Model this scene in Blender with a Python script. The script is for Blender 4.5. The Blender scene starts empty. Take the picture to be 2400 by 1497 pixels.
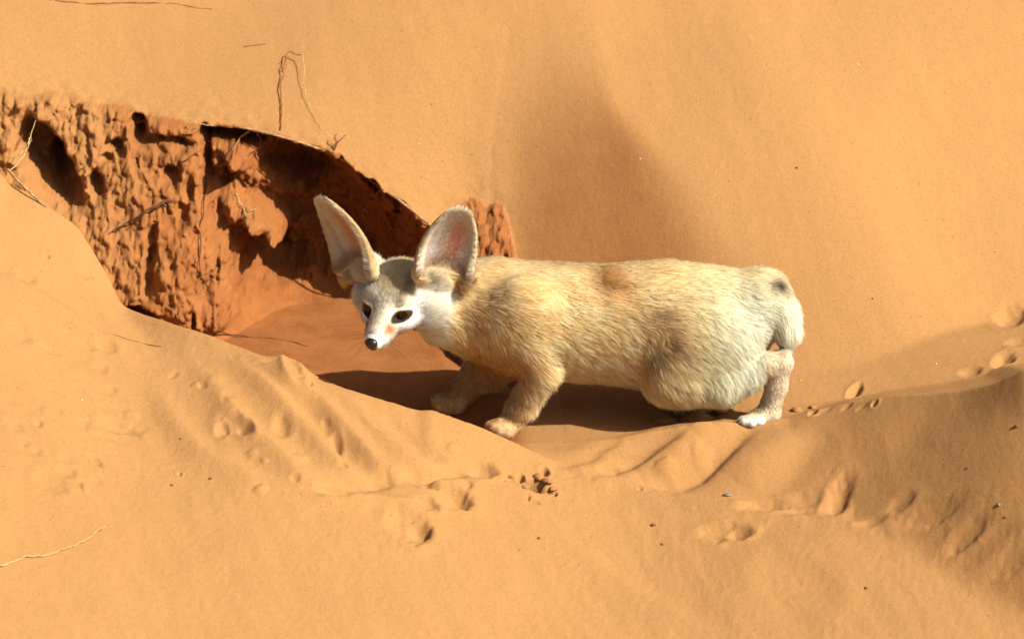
import bpy, math, random
import numpy as np
from mathutils import Vector

random.seed(7)
rng = np.random.default_rng(7)
scene = bpy.context.scene
COL = scene.collection

# ------------------------------------------------------------------ camera, sky, sun, exposure
PITCH = math.radians(20.0)
DIST = 6.0
SC = 0.0004                       # metres per photograph pixel at the fox
sp_, cp_ = math.sin(PITCH), math.cos(PITCH)
UPV = np.array([0, sp_, cp_]); FWD = np.array([0, cp_, -sp_])
CAM = -DIST * FWD
cam_data = bpy.data.cameras.new('camera')
cam_data.sensor_width = 36.0
cam_data.lens = 36.0 * DIST / (2400 * SC)
cam_data.clip_start = 0.1
cam_data.clip_end = 2000.0
cam = bpy.data.objects.new('camera', cam_data)
COL.objects.link(cam)
cam.location = Vector(CAM)
cam.rotation_euler = (math.radians(90) - PITCH, 0, 0)
cam_data.dof.use_dof = True
cam_data.dof.focus_distance = 6.0
cam_data.dof.aperture_fstop = 9.0
scene.camera = cam

SUN = np.array([0.635, -0.390, 0.668]); SUN /= np.linalg.norm(SUN)
sun_data = bpy.data.lights.new('sun', 'SUN')
sun_data.energy = 4.9
sun_data.angle = math.radians(0.55)
sun_data.color = (1.0, 0.93, 0.80)
sun = bpy.data.objects.new('sun', sun_data)
sun.rotation_euler = Vector(SUN).to_track_quat('Z', 'Y').to_euler()
sun.location = (3, -2, 4)
COL.objects.link(sun)

world = bpy.data.worlds.new('World')
scene.world = world
world.use_nodes = True
nt = world.node_tree
bg = nt.nodes['Background']
sky = nt.nodes.new('ShaderNodeTexSky')
sky.sky_type = 'NISHITA'
sky.sun_disc = False
sky.sun_elevation = math.asin(SUN[2])
sky.sun_rotation = math.atan2(SUN[0], SUN[1])
sky.dust_density = 6.0
nt.links.new(sky.outputs[0], bg.inputs[0])
bg.inputs[1].default_value = 0.05

scene.view_settings.view_transform = 'Standard'
scene.view_settings.look = 'None'
scene.view_settings.gamma = 1.0
scene.view_settings.use_curve_mapping = False
scene.view_settings.exposure = 0.79
scene.cycles.use_denoising = True
scene.cycles.max_bounces = 8
scene.cycles.diffuse_bounces = 2
scene.cycles.transparent_max_bounces = 8


# ------------------------------------------------------------------ helpers
def at(px, py, Y):
    """World point on the sight line through photograph pixel (px, py) at world depth Y."""
    px, py, Y = np.broadcast_arrays(np.asarray(px, float), np.asarray(py, float), np.asarray(Y, float))
    a = (px - 1200) * SC / DIST
    b = (748.5 - py) * SC / DIST
    d = np.stack([a, cp_ + b * sp_, -sp_ + b * cp_], -1)
    t = (Y - CAM[1]) / d[..., 1]
    return CAM + d * t[..., None]


def project(P):
    v = P - CAM
    w = v @ FWD
    return 1200 + v[..., 0] / w * DIST / SC, 748.5 - (v @ UPV) / w * DIST / SC, w


def sstep(a, b, x):
    t = np.clip((x - a) / (b - a), 0, 1)
    return t * t * (3 - 2 * t)


def smax(a, b, k):
    return 0.5 * (a + b + np.sqrt((a - b) ** 2 + k * k))


def smin(a, b, k):
    return 0.5 * (a + b - np.sqrt((a - b) ** 2 + k * k))


_G = rng.normal(size=(4096, 3)).astype(np.float32)
_G /= np.linalg.norm(_G, axis=1, keepdims=True)


def _hash(i, j, k):
    h = (i * 73856093) ^ (j * 19349663) ^ (k * 83492791)
    h = (h ^ (h >> 13)) * 1274126177
    return (h ^ (h >> 16)) & 4095


def noise3(x, y, z):
    """Gradient noise, about -0.7..0.7."""
    x, y, z = np.broadcast_arrays(x, y, z)
    x = x.astype(np.float32); y = y.astype(np.float32); z = z.astype(np.float32)
    i = np.floor(x).astype(np.int64); j = np.floor(y).astype(np.int64); k = np.floor(z).astype(np.int64)
    fx, fy, fz = x - i, y - j, z - k
    u = fx ** 3 * (fx * (fx * 6 - 15) + 10); v = fy ** 3 * (fy * (fy * 6 - 15) + 10); w = fz ** 3 * (fz * (fz * 6 - 15) + 10)
    out = 0
    for a in (0, 1):
        for b in (0, 1):
            for c in (0, 1):
                g = _G[_hash(i + a, j + b, k + c)]
                dot = g[..., 0] * (fx - a) + g[..., 1] * (fy - b) + g[..., 2] * (fz - c)
                out = out + dot * (u if a else 1 - u) * (v if b else 1 - v) * (w if c else 1 - w)
    return out


def tag(o, label=None, cat=None, group=None, kind=None):
    if label: o['label'] = label
    if cat: o['category'] = cat
    if group: o['group'] = group
    if kind: o['kind'] = kind
    return o


def mesh_obj(name, V, F, mat, parent=None, smooth=True):
    """F: (n,4) or (n,3) int array."""
    V = np.asarray(V, np.float32); F = np.asarray(F, np.int32)
    me = bpy.data.meshes.new(name)
    me.vertices.add(len(V)); me.vertices.foreach_set('co', V.ravel())
    n, k = F.shape
    me.loops.add(n * k); me.loops.foreach_set('vertex_index', F.ravel())
    me.polygons.add(n)
    me.polygons.foreach_set('loop_start', np.arange(0, n * k, k, dtype=np.int32))
    me.polygons.foreach_set('loop_total', np.full(n, k, np.int32))
    me.polygons.foreach_set('use_smooth', np.full(n, smooth, bool))
    me.update(calc_edges=True)
    if mat: me.materials.append(mat)
    o = bpy.data.objects.new(name, me)
    COL.objects.link(o)
    if parent: o.parent = parent
    return o


def add_attr(o, name, kind, data):
    at_ = o.data.attributes.new(name, kind, 'POINT')
    at_.data.foreach_set('color' if 'COLOR' in kind else 'value' if kind == 'FLOAT' else 'vector',
                         np.asarray(data, np.float32).ravel())


def new_mat(name, rough=0.9):
    m = bpy.data.materials.new(name)
    m.use_nodes = True
    b = m.node_tree.nodes['Principled BSDF']
    b.inputs['Roughness'].default_value = rough
    b.inputs['Specular IOR Level'].default_value = 0.15
    return m, m.node_tree, b


# ------------------------------------------------------------------ sand material
def sand_material():
    m, t, b = new_mat('red_sand', 0.95)
    N, L = t.nodes.new, t.links.new
    tc = N('ShaderNodeTexCoord')
    def noise(scale, detail=2.0, rough=0.5):
        n = N('ShaderNodeTexNoise'); n.inputs['Scale'].default_value = scale
        n.inputs['Detail'].default_value = detail; n.inputs['Roughness'].default_value = rough
        L(tc.outputs['Object'], n.inputs['Vector']); return n
    def mix(fac, a, c, mode='MIX'):
        x = N('ShaderNodeMix'); x.data_type = 'RGBA'; x.blend_type = mode
        for s, val in ((x.inputs['Factor'], fac), (x.inputs['A'], a), (x.inputs['B'], c)):
            if hasattr(val, 'links'): L(val, s)
            else: s.default_value = val
        return x.outputs['Result']
    def ramp(src, p0, p1, c0=(0, 0, 0, 1), c1=(1, 1, 1, 1)):
        r = N('ShaderNodeValToRGB'); L(src, r.inputs[0])
        r.color_ramp.elements[0].position = p0; r.color_ramp.elements[1].position = p1
        r.color_ramp.elements[0].color = c0; r.color_ramp.elements[1].color = c1
        return r.outputs[0]
    damp_shade = N('ShaderNodeAttribute'); damp_shade.attribute_name = 'crust'
    coarse_shade = N('ShaderNodeAttribute'); coarse_shade.attribute_name = 'coarse_shade'
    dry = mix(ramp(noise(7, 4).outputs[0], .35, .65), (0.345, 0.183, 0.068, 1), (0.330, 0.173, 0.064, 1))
    wet_shade = mix(ramp(noise(40, 4, .6).outputs[0], .35, .65), (0.275, 0.104, 0.031, 1), (0.220, 0.078, 0.022, 1))
    c = mix(damp_shade.outputs['Fac'], dry, wet_shade)
    c = mix(coarse_shade.outputs['Fac'], c, (0.245, 0.115, 0.042, 1))
    # grains: fine light and dark speckle
    g = ramp(noise(950, 3, .75).outputs[0], .30, .70, (.74, .71, .67, 1), (1.20, 1.20, 1.20, 1))
    c = mix(1.0, c, g, 'MULTIPLY')
    dk = ramp(noise(420, 1, .5).outputs[0], .72, .80)
    c = mix(dk, c, (0.15, 0.06, 0.022, 1))
    L(c, b.inputs['Base Color'])
    bump = N('ShaderNodeBump'); bump.inputs['Strength'].default_value = 0.36; bump.inputs['Distance'].default_value = 0.0012
    L(noise(700, 4, .75).outputs[0], bump.inputs['Height'])
    bump2 = N('ShaderNodeBump'); bump2.inputs['Strength'].default_value = 0.25; bump2.inputs['Distance'].default_value = 0.002
    L(noise(160, 3, .6).outputs[0], bump2.inputs['Height'])
    L(bump2.outputs[0], bump.inputs['Normal'])
    L(bump.outputs[0], b.inputs['Normal'])
    return m


SAND = sand_material()

# ------------------------------------------------------------------ the sand: profile of every column, then resampled by arc length
L_CREST = [(-500, 130, .30), (-200, 290, .22), (0, 400, .17), (20, 425, .168), (90, 465, .155), (180, 525, .14), (215, 580, .125), (262, 660, .095),
           (278, 705, .085), (300, 722, .075), (380, 748, .04), (440, 765, .02), (500, 785, .005), (560, 808, -.01), (610, 828, -.025), (640, 832, -.03), (665, 828, -.033), (690, 836, -.037),
           (740, 876, -.045), (800, 905, -.053), (900, 935, -.062), (980, 961, -.067), (1010, 957, -.068), (1050, 972, -.070), (1140, 1001, -.074),
           (1220, 1040, -.078), (1300, 1080, -.09), (1370, 1106, -.10), (1440, 1130, -.11), (1560, 1150, -.13), (1700, 1165, -.15), (1900, 1215, -.19),
           (2150, 1250, -.225), (2400, 1295, -.255), (2900, 1360, -.31)]
R_CREST = [(700, 1010, -.05), (1000, 1020, -.05), (1220, 1036, -.05), (1340, 1037, -.056), (1420, 1030, -.06), (1480, 1018, -.06), (1540, 1001, -.06), (1600, 990, -.06), (1700, 984, -.058),
           (1760, 990, -.055), (1850, 981, -.055), (1900, 965, -.06), (2000, 940, -.075), (2100, 925, -.095), (2250, 906, -.13), (2340, 890, -.155), (2400, 866, -.17), (2900, 835, -.21)]
LIP = [(-500, 90), (-150, 170), (0, 208), (60, 228), (130, 214), (200, 236), (290, 246), (340, 268), (400, 286), (440, 290), (500, 289), (560, 295), (610, 306), (650, 320),
       (700, 336), (760, 347), (800, 368), (830, 390), (900, 445), (960, 492), (1010, 532), (1050, 500), (1080, 478), (1110, 464), (1150, 476), (1180, 484), (1192, 500), (1190, 525), (1200, 560), (1206, 600),
       (1240, 690), (1270, 860), (1300, 1000), (1340, 1200)]
BASE = [(-500, .23), (100, .215), (300, .195), (440, .192), (500, .205), (560, .262), (610, .312), (680, .338), (740, .342), (830, .335), (900, .305), (1000, .225), (1100, .12), (1200, .08), (1250, .05), (1300, 0)]
FLOOR = [(-500, -.10), (900, -.105), (1250, -.107), (1400, -.104), (1500, -.099), (1600, -.096), (1700, -.093), (1850, -.088), (2000, -.082), (2400, -.06), (2900, -.02)]


def slope_B(x, y):
    """The big dune face behind, with the soft gully above the fox's back."""
    z = -.100 + .65 * y - .05 * x + .02 * np.sin(x * 5 + 1.0)
    x0 = .000 + .022 * np.sin(y * 13 + 1)                                 # bottom line of the hollow
    wr = np.interp(y, [-.05, .10, .15, .22, .28, .33, .40, .46], [.26, .25, .235, .19, .150, .112, .080, .070])
    d = x - x0
    amp = .50 * wr * (1 - sstep(.27, .47, y)) * sstep(-.06, .12, y)
    t = np.clip(d / wr, 0, 1.6)
    right = .5 * ((1 - t) + np.sqrt((1 - t) ** 2 + .006 + .05 * sstep(.30, .12, y)))
    left = np.exp(-(np.maximum(-d, 0) / .16) ** 1.5)
    bot = .5 * (1 + np.tanh(d / .016))
    both = right * bot + left * (1 - bot)
    both = both - .30 * np.exp(-(d / .020) ** 2) * .35
    z = z - 1.12 * amp * both
    # wide soft swells
    z = z + .010 * np.exp(-((x - .33 + .5 * (y - .2)) / .07) ** 2) * sstep(.0, .1, y) + .006 * np.sin(14 * x - 9 * y) * sstep(.1, .4, y)
    top = 1.6 + .25 * np.sin(x * .35) + .12 * np.sin(x * .9 + y * .3)
    return smin(z, top + .04 * (y - 2), .3)


def on_B(px, py):
    """Point of the dune face seen at a pixel."""
    lo, hi = -.3, 1.0
    for _ in range(40):
        m = .5 * (lo + hi)
        p = at(px, py, m)
        if p[2] > slope_B(p[0], p[1]): lo = m
        else: hi = m
    return at(px, py, lo)


# columns
xd = np.linspace(-.56, .56, 900)
xo = .56 + np.geomspace(.004, 60, 34)
XS = np.concatenate([-xo[::-1], xd, xo])
nX = len(XS)
yd = np.concatenate([np.linspace(-.85, -.36, 500), np.linspace(-.36, .5, 2300)[1:], np.linspace(.5, .85, 300)[1:]])


def ctl(points, which):
    P = np.array([at(*p) for p in points])
    return P[:, 0], P[:, which]


def blur_on(xs, vx, v, sig):
    g = np.linspace(-1.2, 1.2, 2401)
    f = np.interp(g, vx, v)
    n = max(1, int(3 * sig / .001))
    k = np.exp(-.5 * (np.arange(-n, n + 1) * .001 / sig) ** 2); k /= k.sum()
    f = np.convolve(np.pad(f, n, mode='edge'), k, 'valid')
    return np.interp(xs, g, f)


def col_curve(points, which, sig):
    vx, v = ctl(points, which)
    return blur_on(XS, vx, v, sig)


LY, LZ = col_curve(L_CREST, 1, .004), col_curve(L_CREST, 2, .003)
LYs, LZs = col_curve(L_CREST, 1, .05), col_curve(L_CREST, 2, .05)
LYw, LZw = col_curve(L_CREST, 1, .13), col_curve(L_CREST, 2, .13)
RY, RZ = col_curve(R_CREST, 1, .004), col_curve(R_CREST, 2, .003)
RYs, RZs = col_curve(R_CREST, 1, .045), col_curve(R_CREST, 2, .045)
lipP = np.array([on_B(*p) for p in LIP])
LIPY = blur_on(XS, lipP[:, 0], lipP[:, 1], .003)
LIPY = LIPY + np.where(np.abs(XS) < .6, .0055 * noise3(XS * 55, 0 * XS + .3, 0 * XS) + .0035 * noise3(XS * 150, 0 * XS + .3, 0 * XS + 4) + .0015 * noise3(XS * 380, 0 * XS + .3, 0 * XS + 7), 0) * sstep(.02, -.03, XS)
bx = (np.array([b[0] for b in BASE]) - 1200) * SC
BASEY = blur_on(XS, bx, np.array([b[1] for b in BASE]), .012)
fx_ = (np.array([f[0] for f in FLOOR]) - 1200) * SC
FLZ = blur_on(XS, fx_, np.array([f[1] for f in FLOOR]), .03)


SRV = np.clip((RZs - LZs + .006) / np.maximum(RYs - LYs, .03), .12, .6)


def FT(y):
    y = np.maximum(y, 0)
    return .12 * np.minimum(y, .10)


def H_all(x, y, i=None):
    """Macro height on a (column, row) grid; every per-column curve is indexed by column."""
    c = (slice(None), None)
    # left dune
    d = LY[c] - y
    bl = sstep(0, .07, d)
    zc = LZ[c] * (1 - bl) + LZs[c] * bl
    yc = LY[c] * (1 - bl) + LYs[c] * bl
    b2 = sstep(.10, .45, d)
    zc = zc * (1 - b2) + LZw[c] * b2; yc = yc * (1 - b2) + LYw[c] * b2
    d2 = yc - y
    sf = .34
    front = zc - sf * 1.6 * (1 - np.exp(-np.maximum(d2, 0) / 1.6)) + .3 * np.minimum(0, d2) * 0
    back = zc + .75 * np.minimum(d2, 0)
    Lm = np.where(d > 0, front, LZ[c] + .75 * d) - .0015 * np.exp(-(d / .006) ** 2)
    # right dune
    d = RY[c] - y
    bl = sstep(0, .05, d)
    zc = RZ[c] * (1 - bl) + RZs[c] * bl
    yc = RY[c] * (1 - bl) + RYs[c] * bl
    sr = .09 + .10 * sstep(.0, .12, d) + .25 * sstep(.05, -.1, x)
    sv = SRV[c] + 0 * d                                               # slope that reaches the valley line
    sr = sr + (sv - sr) * sstep(.06, .14, x)
    Rm = np.where(d > 0, zc - sr * np.maximum(yc - y, 0), RZ[c] + .35 * d)
    u = LY[c] - y - .005
    Rm = Rm - .6 * .5 * (u + np.sqrt(u * u + .020 ** 2)) * sstep(-.15, .0, x)
    Rm = Rm - 2.5 * np.maximum(LY[c] - y, 0) * sstep(.0, -.15, x)
    kk = .004 + .012 * sstep(.05, .4, x) * sstep(-.05, -.1, y)
    fr = smax(Lm, Rm, kk)
    B = slope_B(x, y)
    Bl = slope_B(x, LIPY[c])
    cut = np.minimum(B, Bl + 7.0 * (y - LIPY[c]))
    B = np.where(y < LIPY[c], cut, B)
    F = FLZ[c] + FT(y) + .002 * np.sin(x * 30 + y * 20) - 1.2 * np.maximum(np.maximum(LY, RY)[c] - .02 - y, 0)
    g = smax(F, B, .004)
    return smax(fr, g, .003)


Hd = H_all(XS[:, None], yd[None, :])
NR = 900
dens = 1.0 + 0 * yd
seg = np.sqrt(np.diff(yd)[None, :] ** 2 + np.diff(Hd, axis=1) ** 2)
midy = .5 * (yd[1:] + yd[:-1])
seg = seg * np.where(midy < -.40, .5, np.where(midy > .46, .5, 1.0))[None, :]
arc = np.concatenate([np.zeros((nX, 1)), np.cumsum(seg, 1)], 1)
Yr = np.empty((nX, NR)); Zr = np.empty((nX, NR))
for i in range(nX):
    s = np.linspace(0, arc[i, -1], NR)
    Yr[i] = np.interp(s, arc[i], yd)
    Zr[i] = np.interp(Yr[i], yd, Hd[i])
# outer rows
yo_n = -.85 - np.geomspace(.006, 30, 34)[::-1]
yo_f = .85 + np.geomspace(.006, 60, 34)
Hn = H_all(XS[:, None], yo_n[None, :]); Hf = H_all(XS[:, None], yo_f[None, :])
Yg = np.concatenate([np.repeat(yo_n[None], nX, 0), Yr, np.repeat(yo_f[None], nX, 0)], 1)
Zg = np.concatenate([Hn, Zr, Hf], 1)
Xg = np.repeat(XS[:, None], Yg.shape[1], 1)
nY = Yg.shape[1]

# where is the broken bank?
c = (slice(None), None)
lipz = slope_B(XS, LIPY)
flz = FLZ + FT(LIPY)
hgt = np.maximum(lipz - flz, 1e-4)
tt = np.clip((Zg - flz[c]) / hgt[c], 0, 1)
Lback = LZ[c] - .75 * (Yg - LY[c])
offL = sstep(.001, .010, Zg - Lback) * (Yg > LY[c])
cav = sstep(.05, .03, XS)[c] * np.ones_like(Yg)                       # columns that belong to the hollow
below = (Yg < LIPY[c] + .0005)
behind_front = (Yg > LY[c] + .004) & (offL > 0)
wall = np.where(below & behind_front & (hgt[c] > .008), 1.0, 0.0) * cav
ongrow = sstep(-.005, .012, Yg) * wall
# floor slides back to the foot of the wall, wall leans or is undercut
gy = np.clip((Yg - .03) / np.maximum(LIPY[c] - .03, .02), 0, 1) * offL
ht = 1 - sstep(.0, 1.0, tt) ** 1.5
ht = np.where(BASEY[c] > LIPY[c] - .005, 1 - tt ** 5, 1 - tt)
shift = (BASEY[c] - LIPY[c]) * gy * ht * wall
pxX = Xg / SC + 1200
deep = sstep(470, 600, pxX) * sstep(1080, 960, pxX)
shift += .065 * deep * np.sin(np.pi * np.clip(tt, 0, 1) ** .7) * wall
Yg = Yg + shift
iswall = wall * offL * sstep(.02, .10, tt) * sstep(1.0, .97, tt)
# ---- big features of the wall (x, z on the bank; push + = into the hill)
def wallpt(px, py, Y=.25):
    p = at(px, py, Y); return p[0], p[2]


def wstamp(px, py, rx, ry, amp, rot=0.0, sharp=2.0, Y=.25):
    """Hollow (amp>0) or lump (amp<0) on the bank; radii in photograph pixels."""
    global Yg
    x0, z0 = wallpt(px, py + max(amp, 0) * 430, Y)
    cr, sr_ = math.cos(math.radians(rot)), math.sin(math.radians(rot))
    wob = .16 * noise3(Xg[wi] * 70, Zg[wi] * 70, px * .1)
    dx, dz = (Xg[wi] - x0), (Zg[wi] - z0)
    u = (dx * cr + dz * sr_) / (rx * SC); v = (-dx * sr_ + dz * cr) / (ry * SC)
    r = np.sqrt(u * u + v * v) + wob
    Yg[wi] += amp * np.exp(-np.maximum(r, 0) ** (2 * sharp)) * iswall[wi]


wi = iswall > .001
xw, zw = Xg[wi], Zg[wi]
yw0 = Yg[wi].copy()
# rough, clotted, slightly runnelled sand
amp_l = (sstep(1260, 1180, xw / SC + 1200) * .3 + .7) * (1 - .36 * sstep(480, 400, xw / SC + 1200))
w1 = noise3(xw * 16, zw * 11, 3.3)
w2 = noise3(xw * 36 + 2 * w1, zw * 31, 7.1)
w3 = noise3(xw * 90 + w2, zw * 80, 1.7 + 0 * xw)
w4 = noise3(xw * 210, zw * 200, 5.7 + 0 * xw)
w5 = noise3(xw * 420, zw * 400, 9.1 + 0 * xw)
ridge = 1 - 2 * np.abs(w2)
rough = .016 * w1 + .014 * w2 - .005 * ridge + .0095 * w3 - .006 * np.abs(w3) + .0075 * w4 - .003 * np.abs(noise3(xw * 130, zw * 120, 2.9 + 0 * xw)) + .0036 * w5
clod = np.maximum(0, noise3(xw * 55 + 9, zw * 48, 2.2 + 0 * xw) - .12)
pit = np.maximum(0, noise3(xw * 48 + 3, zw * 30 + 4, 8.2 + 0 * xw) - .22)
calm = .45 + .55 * sstep(-.06, .0, zw)                                # smoother towards the foot
Yg[wi] += (rough - .030 * clod + .065 * pit * calm) * amp_l * iswall[wi]
for s in [(90, 430, 45, 95, .075, 32, 2.5, .2), (140, 485, 34, 55, .05, 35, 2.5, .2),
          (222, 452, 17, 32, .03, 10, 2), (262, 380, 26, 14, .022, -25, 2), (318, 322, 19, 32, .034, 10, 2.5, .27),
          (395, 312, 52, 34, -.016, -8, 2, .28), (400, 345, 55, 9, .012, -10, 2, .28), (330, 365, 22, 14, .018, 0, 2),
          (325, 725, 48, 22, .045, -4, 3, .2), (350, 600, 13, 42, .016, -3, 2, .2), (345, 655, 10, 34, .012, 0, 2, .2), (130, 430, 12, 40, .02, 12, 2, .22),
          (455, 745, 6, 26, .015, 0, 2, .2), (505, 650, 6, 40, .01, 0, 2, .2), (395, 430, 24, 20, .024, 10, 2), (440, 455, 14, 30, .018, 0, 2),
          (75, 238, 20, 9, .02, -20, 2, .3), (295, 252, 12, 10, .014, 0, 2, .3), (240, 405, 14, 10, .012, 0, 2), (420, 545, 14, 26, .012, 0, 2, .2),
          (478, 370, 11, 70, .040, 6, 1.6), (560, 330, 95, 20, .06, -6, 3, .27), (690, 420, 95, 60, .05, -30, 2.5),
          (505, 500, 30, 100, .022, 16, 1.6), (600, 650, 120, 60, .04, -10, 2.5),
          (610, 545, 26, 58, -.070, 42, 1.6, .27), (535, 500, 16, 40, -.030, 20, 1.6, .27), (650, 570, 26, 30, -.055, 30, 2, .27), (520, 440, 40, 60, .030, 10, 1.6),
          (548, 405, 20, 34, -.040, 35, 1.5, .26), (420, 650, 60, 90, -.012, 0, 1.5, .2), (535, 655, 42, 50, -.030, 10, 1.6, .25), (540, 700, 40, 40, -.012, 0, 2, .25),
          (868, 500, 22, 50, .03, 20, 2.5, .2), (925, 510, 26, 40, .028, 10, 2.5, .2), (800, 440, 30, 16, .018, -20, 2, .22), (900, 555, 45, 12, .012, -5, 2, .2),
          (1108, 488, 8, 34, .022, 3, 2, .15), (1180, 495, 9, 12, .016, 0, 2, .15), (1135, 485, 7, 10, .012, 0, 2, .15), (1150, 530, 10, 14, .012, 20, 2, .14), (1130, 560, 12, 9, .010, 0, 2, .13), (1170, 550, 8, 16, .010, 30, 2, .13), (1120, 520, 9, 9, -.010, 0, 2, .14), (1160, 505, 12, 9, -.008, 0, 2, .14), (1060, 480, 22, 6, .008, 0, 2, .15),
          (1040, 500, 20, 10, .008, 0, 2, .15)]:
    wstamp(*s)
# crumbs: jitter in every direction so that the earth breaks into grains and flakes
j1 = noise3(xw * 120 + 5, zw * 120, Yg[wi] * 120); j2 = noise3(xw * 120, zw * 120 + 8, Yg[wi] * 120 + 3); j3 = noise3(xw * 260, zw * 260, Yg[wi] * 260 + 3)
Xg[wi] += .0030 * j1 * iswall[wi] + .0012 * j3 * iswall[wi]; Zg[wi] += (.0040 * j2 - .0015 * j3) * iswall[wi]
Yg[wi] += (.0045 * noise3(xw * 75, zw * 75 + 4, Yg[wi] * 75) + .0030 * j3) * iswall[wi]
# hanging clots along the lip
Yl = Yg[wi]
lipn = noise3(xw * 60, 0 * xw + 1.5, 0 * xw + 4.4) + .5 * noise3(xw * 160, 0 * xw + 1.5, 0 * xw + 4.4)
tw = tt[wi]
Yg[wi] = Yl - .012 * np.maximum(0, lipn + .1) * sstep(.75, .95, tw) * iswall[wi]
# bank must not pierce the foreground dune in front of it
Yg[wi] = np.maximum(Yg[wi], (LY[c] + .02 + 0 * Zg)[wi])
# rubble spread on the sloping left part and along the rim, above the lip
rim = np.exp(-np.maximum(Yg - LIPY[c], 0) / .018) * sstep(1240, 1180, pxX) * (Yg > LIPY[c]) * cav
Zg += .5 * rim * (.006 * noise3(Xg * 34, Yg * 70, 2.0) + .005 * noise3(Xg * 80, Yg * 140, 2.0) + .0018 * noise3(Xg * 190, Yg * 320, 2.0))

# ---- features of the open sand
P0 = np.stack([Xg, Yg, Zg], -1)
PX, PY, PW = project(P0)


def seen(px, py, r=3.0):
    """World point of the sand seen at a pixel of the photograph."""
    for rr in (r, 3 * r, 9 * r, 30 * r):
        m = (np.abs(PX - px) < rr) & (np.abs(PY - py) < rr)
        if m.any():
            idx = np.argwhere(m)
            w = PW[m]
            near = w < w.min() + .012
            return P0[m][near].mean(0)
    return at(px, py, 0)


dZ = np.zeros_like(Zg)
open_ = 1 - np.maximum(iswall, sstep(.0, .3, iswall))


def local(px, py, rad):
    p = seen(px, py)
    ix = np.searchsorted(XS, [p[0] - rad, p[0] + rad])
    return p, slice(max(ix[0], 0), ix[1] + 1)


def dent(px, py, rx, ry, depth, rot=0.0, rim=.35, sharp=1.6):
    """Hollow pressed in the sand; radii in world metres-per-pixel units along x and y of the ground."""
    R = max(rx, ry) * SC * 3.2
    if py > 1080 and px < 1350: depth = depth * 1.5
    p, s = local(px, py, R)
    cr, sr_ = math.cos(math.radians(rot)), math.sin(math.radians(rot))
    dx, dy = Xg[s] - p[0], Yg[s] - p[1]
    u = (dx * cr + dy * sr_) / (rx * SC); v = (-dx * sr_ + dy * cr) / (ry * SC)
    r = np.sqrt(u * u + v * v) * (1 + .35 * noise3(dx * 60 + px, dy * 60 + py, 0 * dx + .5)) + .25 * noise3(dx * 150 + px, dy * 150, 0 * dx)
    r = np.maximum(r, 0)
    side = 1 + .9 * np.tanh(noise3(dx * 40 + py, dy * 40, 0 * dx + 2.5) * 4)
    g = -.72 * depth * np.exp(-r ** (2 * sharp)) + .35 * rim * depth * side * np.exp(-((r - 1.45) / .5) ** 2)
    dZ[s] += g * open_[s] * (np.abs(Zg[s] - p[2]) < .08)


def groove(pts, width, depth, asym=0.0):
    """Furrow (depth>0) or ridge (<0) along a polyline of pixels; asym<0/>0 makes one side steeper."""
    Q = np.array([seen(*q) for q in pts])
    lo, hi = Q[:, 0].min() - 4 * width, Q[:, 0].max() + 4 * width
    ix = np.searchsorted(XS, [lo, hi]); s = slice(ix[0], ix[1] + 1)
    x, y = Xg[s], Yg[s]
    best = np.full(x.shape, 9.0); sd = np.zeros(x.shape); al = np.zeros(x.shape)
    tot = 0; n = len(Q) - 1
    for k in range(n):
        a, b_ = Q[k, :2], Q[k + 1, :2]
        ab = b_ - a; L2 = (ab ** 2).sum() + 1e-12
        t = np.clip(((x - a[0]) * ab[0] + (y - a[1]) * ab[1]) / L2, 0, 1)
        ex, ey = x - a[0] - t * ab[0], y - a[1] - t * ab[1]
        d = np.hypot(ex, ey)
        m = d < best
        best = np.where(m, d, best)
        sd = np.where(m, np.sign(ex * ab[1] - ey * ab[0]), sd)
        al = np.where(m, (k + t) / n, al)
    env = np.clip(np.sin(np.pi * (.06 + .88 * al)), 0, 1) ** .7
    w = width * (1 + asym * sd)
    if np.mean([q[0] for q in pts]) < 1150: depth = depth * 1.7
    dZ[s] += -depth * np.exp(-(best / w) ** 2) * env * open_[s] * (np.abs(Zg[s] - Q[:, 2].mean()) < .09)


# shaded furrows of the right-hand dune
groove([(1600, 1002), (1530, 1045), (1440, 1095), (1370, 1110)], .013, .008, .35)
groove([(1750, 1008), (1705, 1045), (1640, 1110), (1585, 1140)], .014, .010, .35)
groove([(1440, 1035), (1380, 1070), (1300, 1090)], .008, .004, .2)
groove([(1640, 1030), (1570, 1080), (1500, 1120)], .016, -.007, 0)
groove([(1860, 1010), (1780, 1080), (1720, 1130)], .022, -.006, 0)
groove([(1950, 1010), (1880, 1080), (1800, 1180)], .02, .004, 0)
groove([(2350, 900), (2200, 960), (2080, 1050)], .03, .005, 0)
# slipped ridges of the left-hand dune
groove([(560, 850), (680, 960), (800, 1090), (850, 1120)], .010, -.0042, .3)
groove([(640, 850), (760, 950), (880, 1080), (980, 1140)], .012, -.0050, .3)
groove([(760, 900), (880, 980), (960, 1060), (1060, 1110)], .011, -.0040, .3)
groove([(480, 870), (560, 980), (700, 1110), (760, 1150)], .012, -.0040, .2)
groove([(700, 930), (800, 1040), (870, 1110)], .012, .0042, 0)
groove([(860, 960), (960, 1040), (1040, 1090)], .012, .0036, 0)
groove([(380, 940), (470, 1060), (620, 1140)], .014, -.0030, .2)
groove([(740, 1150), (860, 1135), (1000, 1110), (1120, 1100)], .008, .0035, 0)
groove([(950, 1140), (1040, 1100), (1140, 1080)], .007, .003, 0)
groove([(740, 1168), (880, 1170), (1000, 1190)], .008, -.003, 0)
groove([(30, 660), (160, 740), (300, 830)], .012, -.003, .2)
groove([(0, 740), (120, 800), (230, 860)], .010, .0025, .2)
groove([(1300, 1250), (1480, 1390), (1650, 1480)], .02, -.003, .3)
groove([(1650, 1330), (1850, 1290), (2050, 1330)], .03, -.004, 0)
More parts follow.
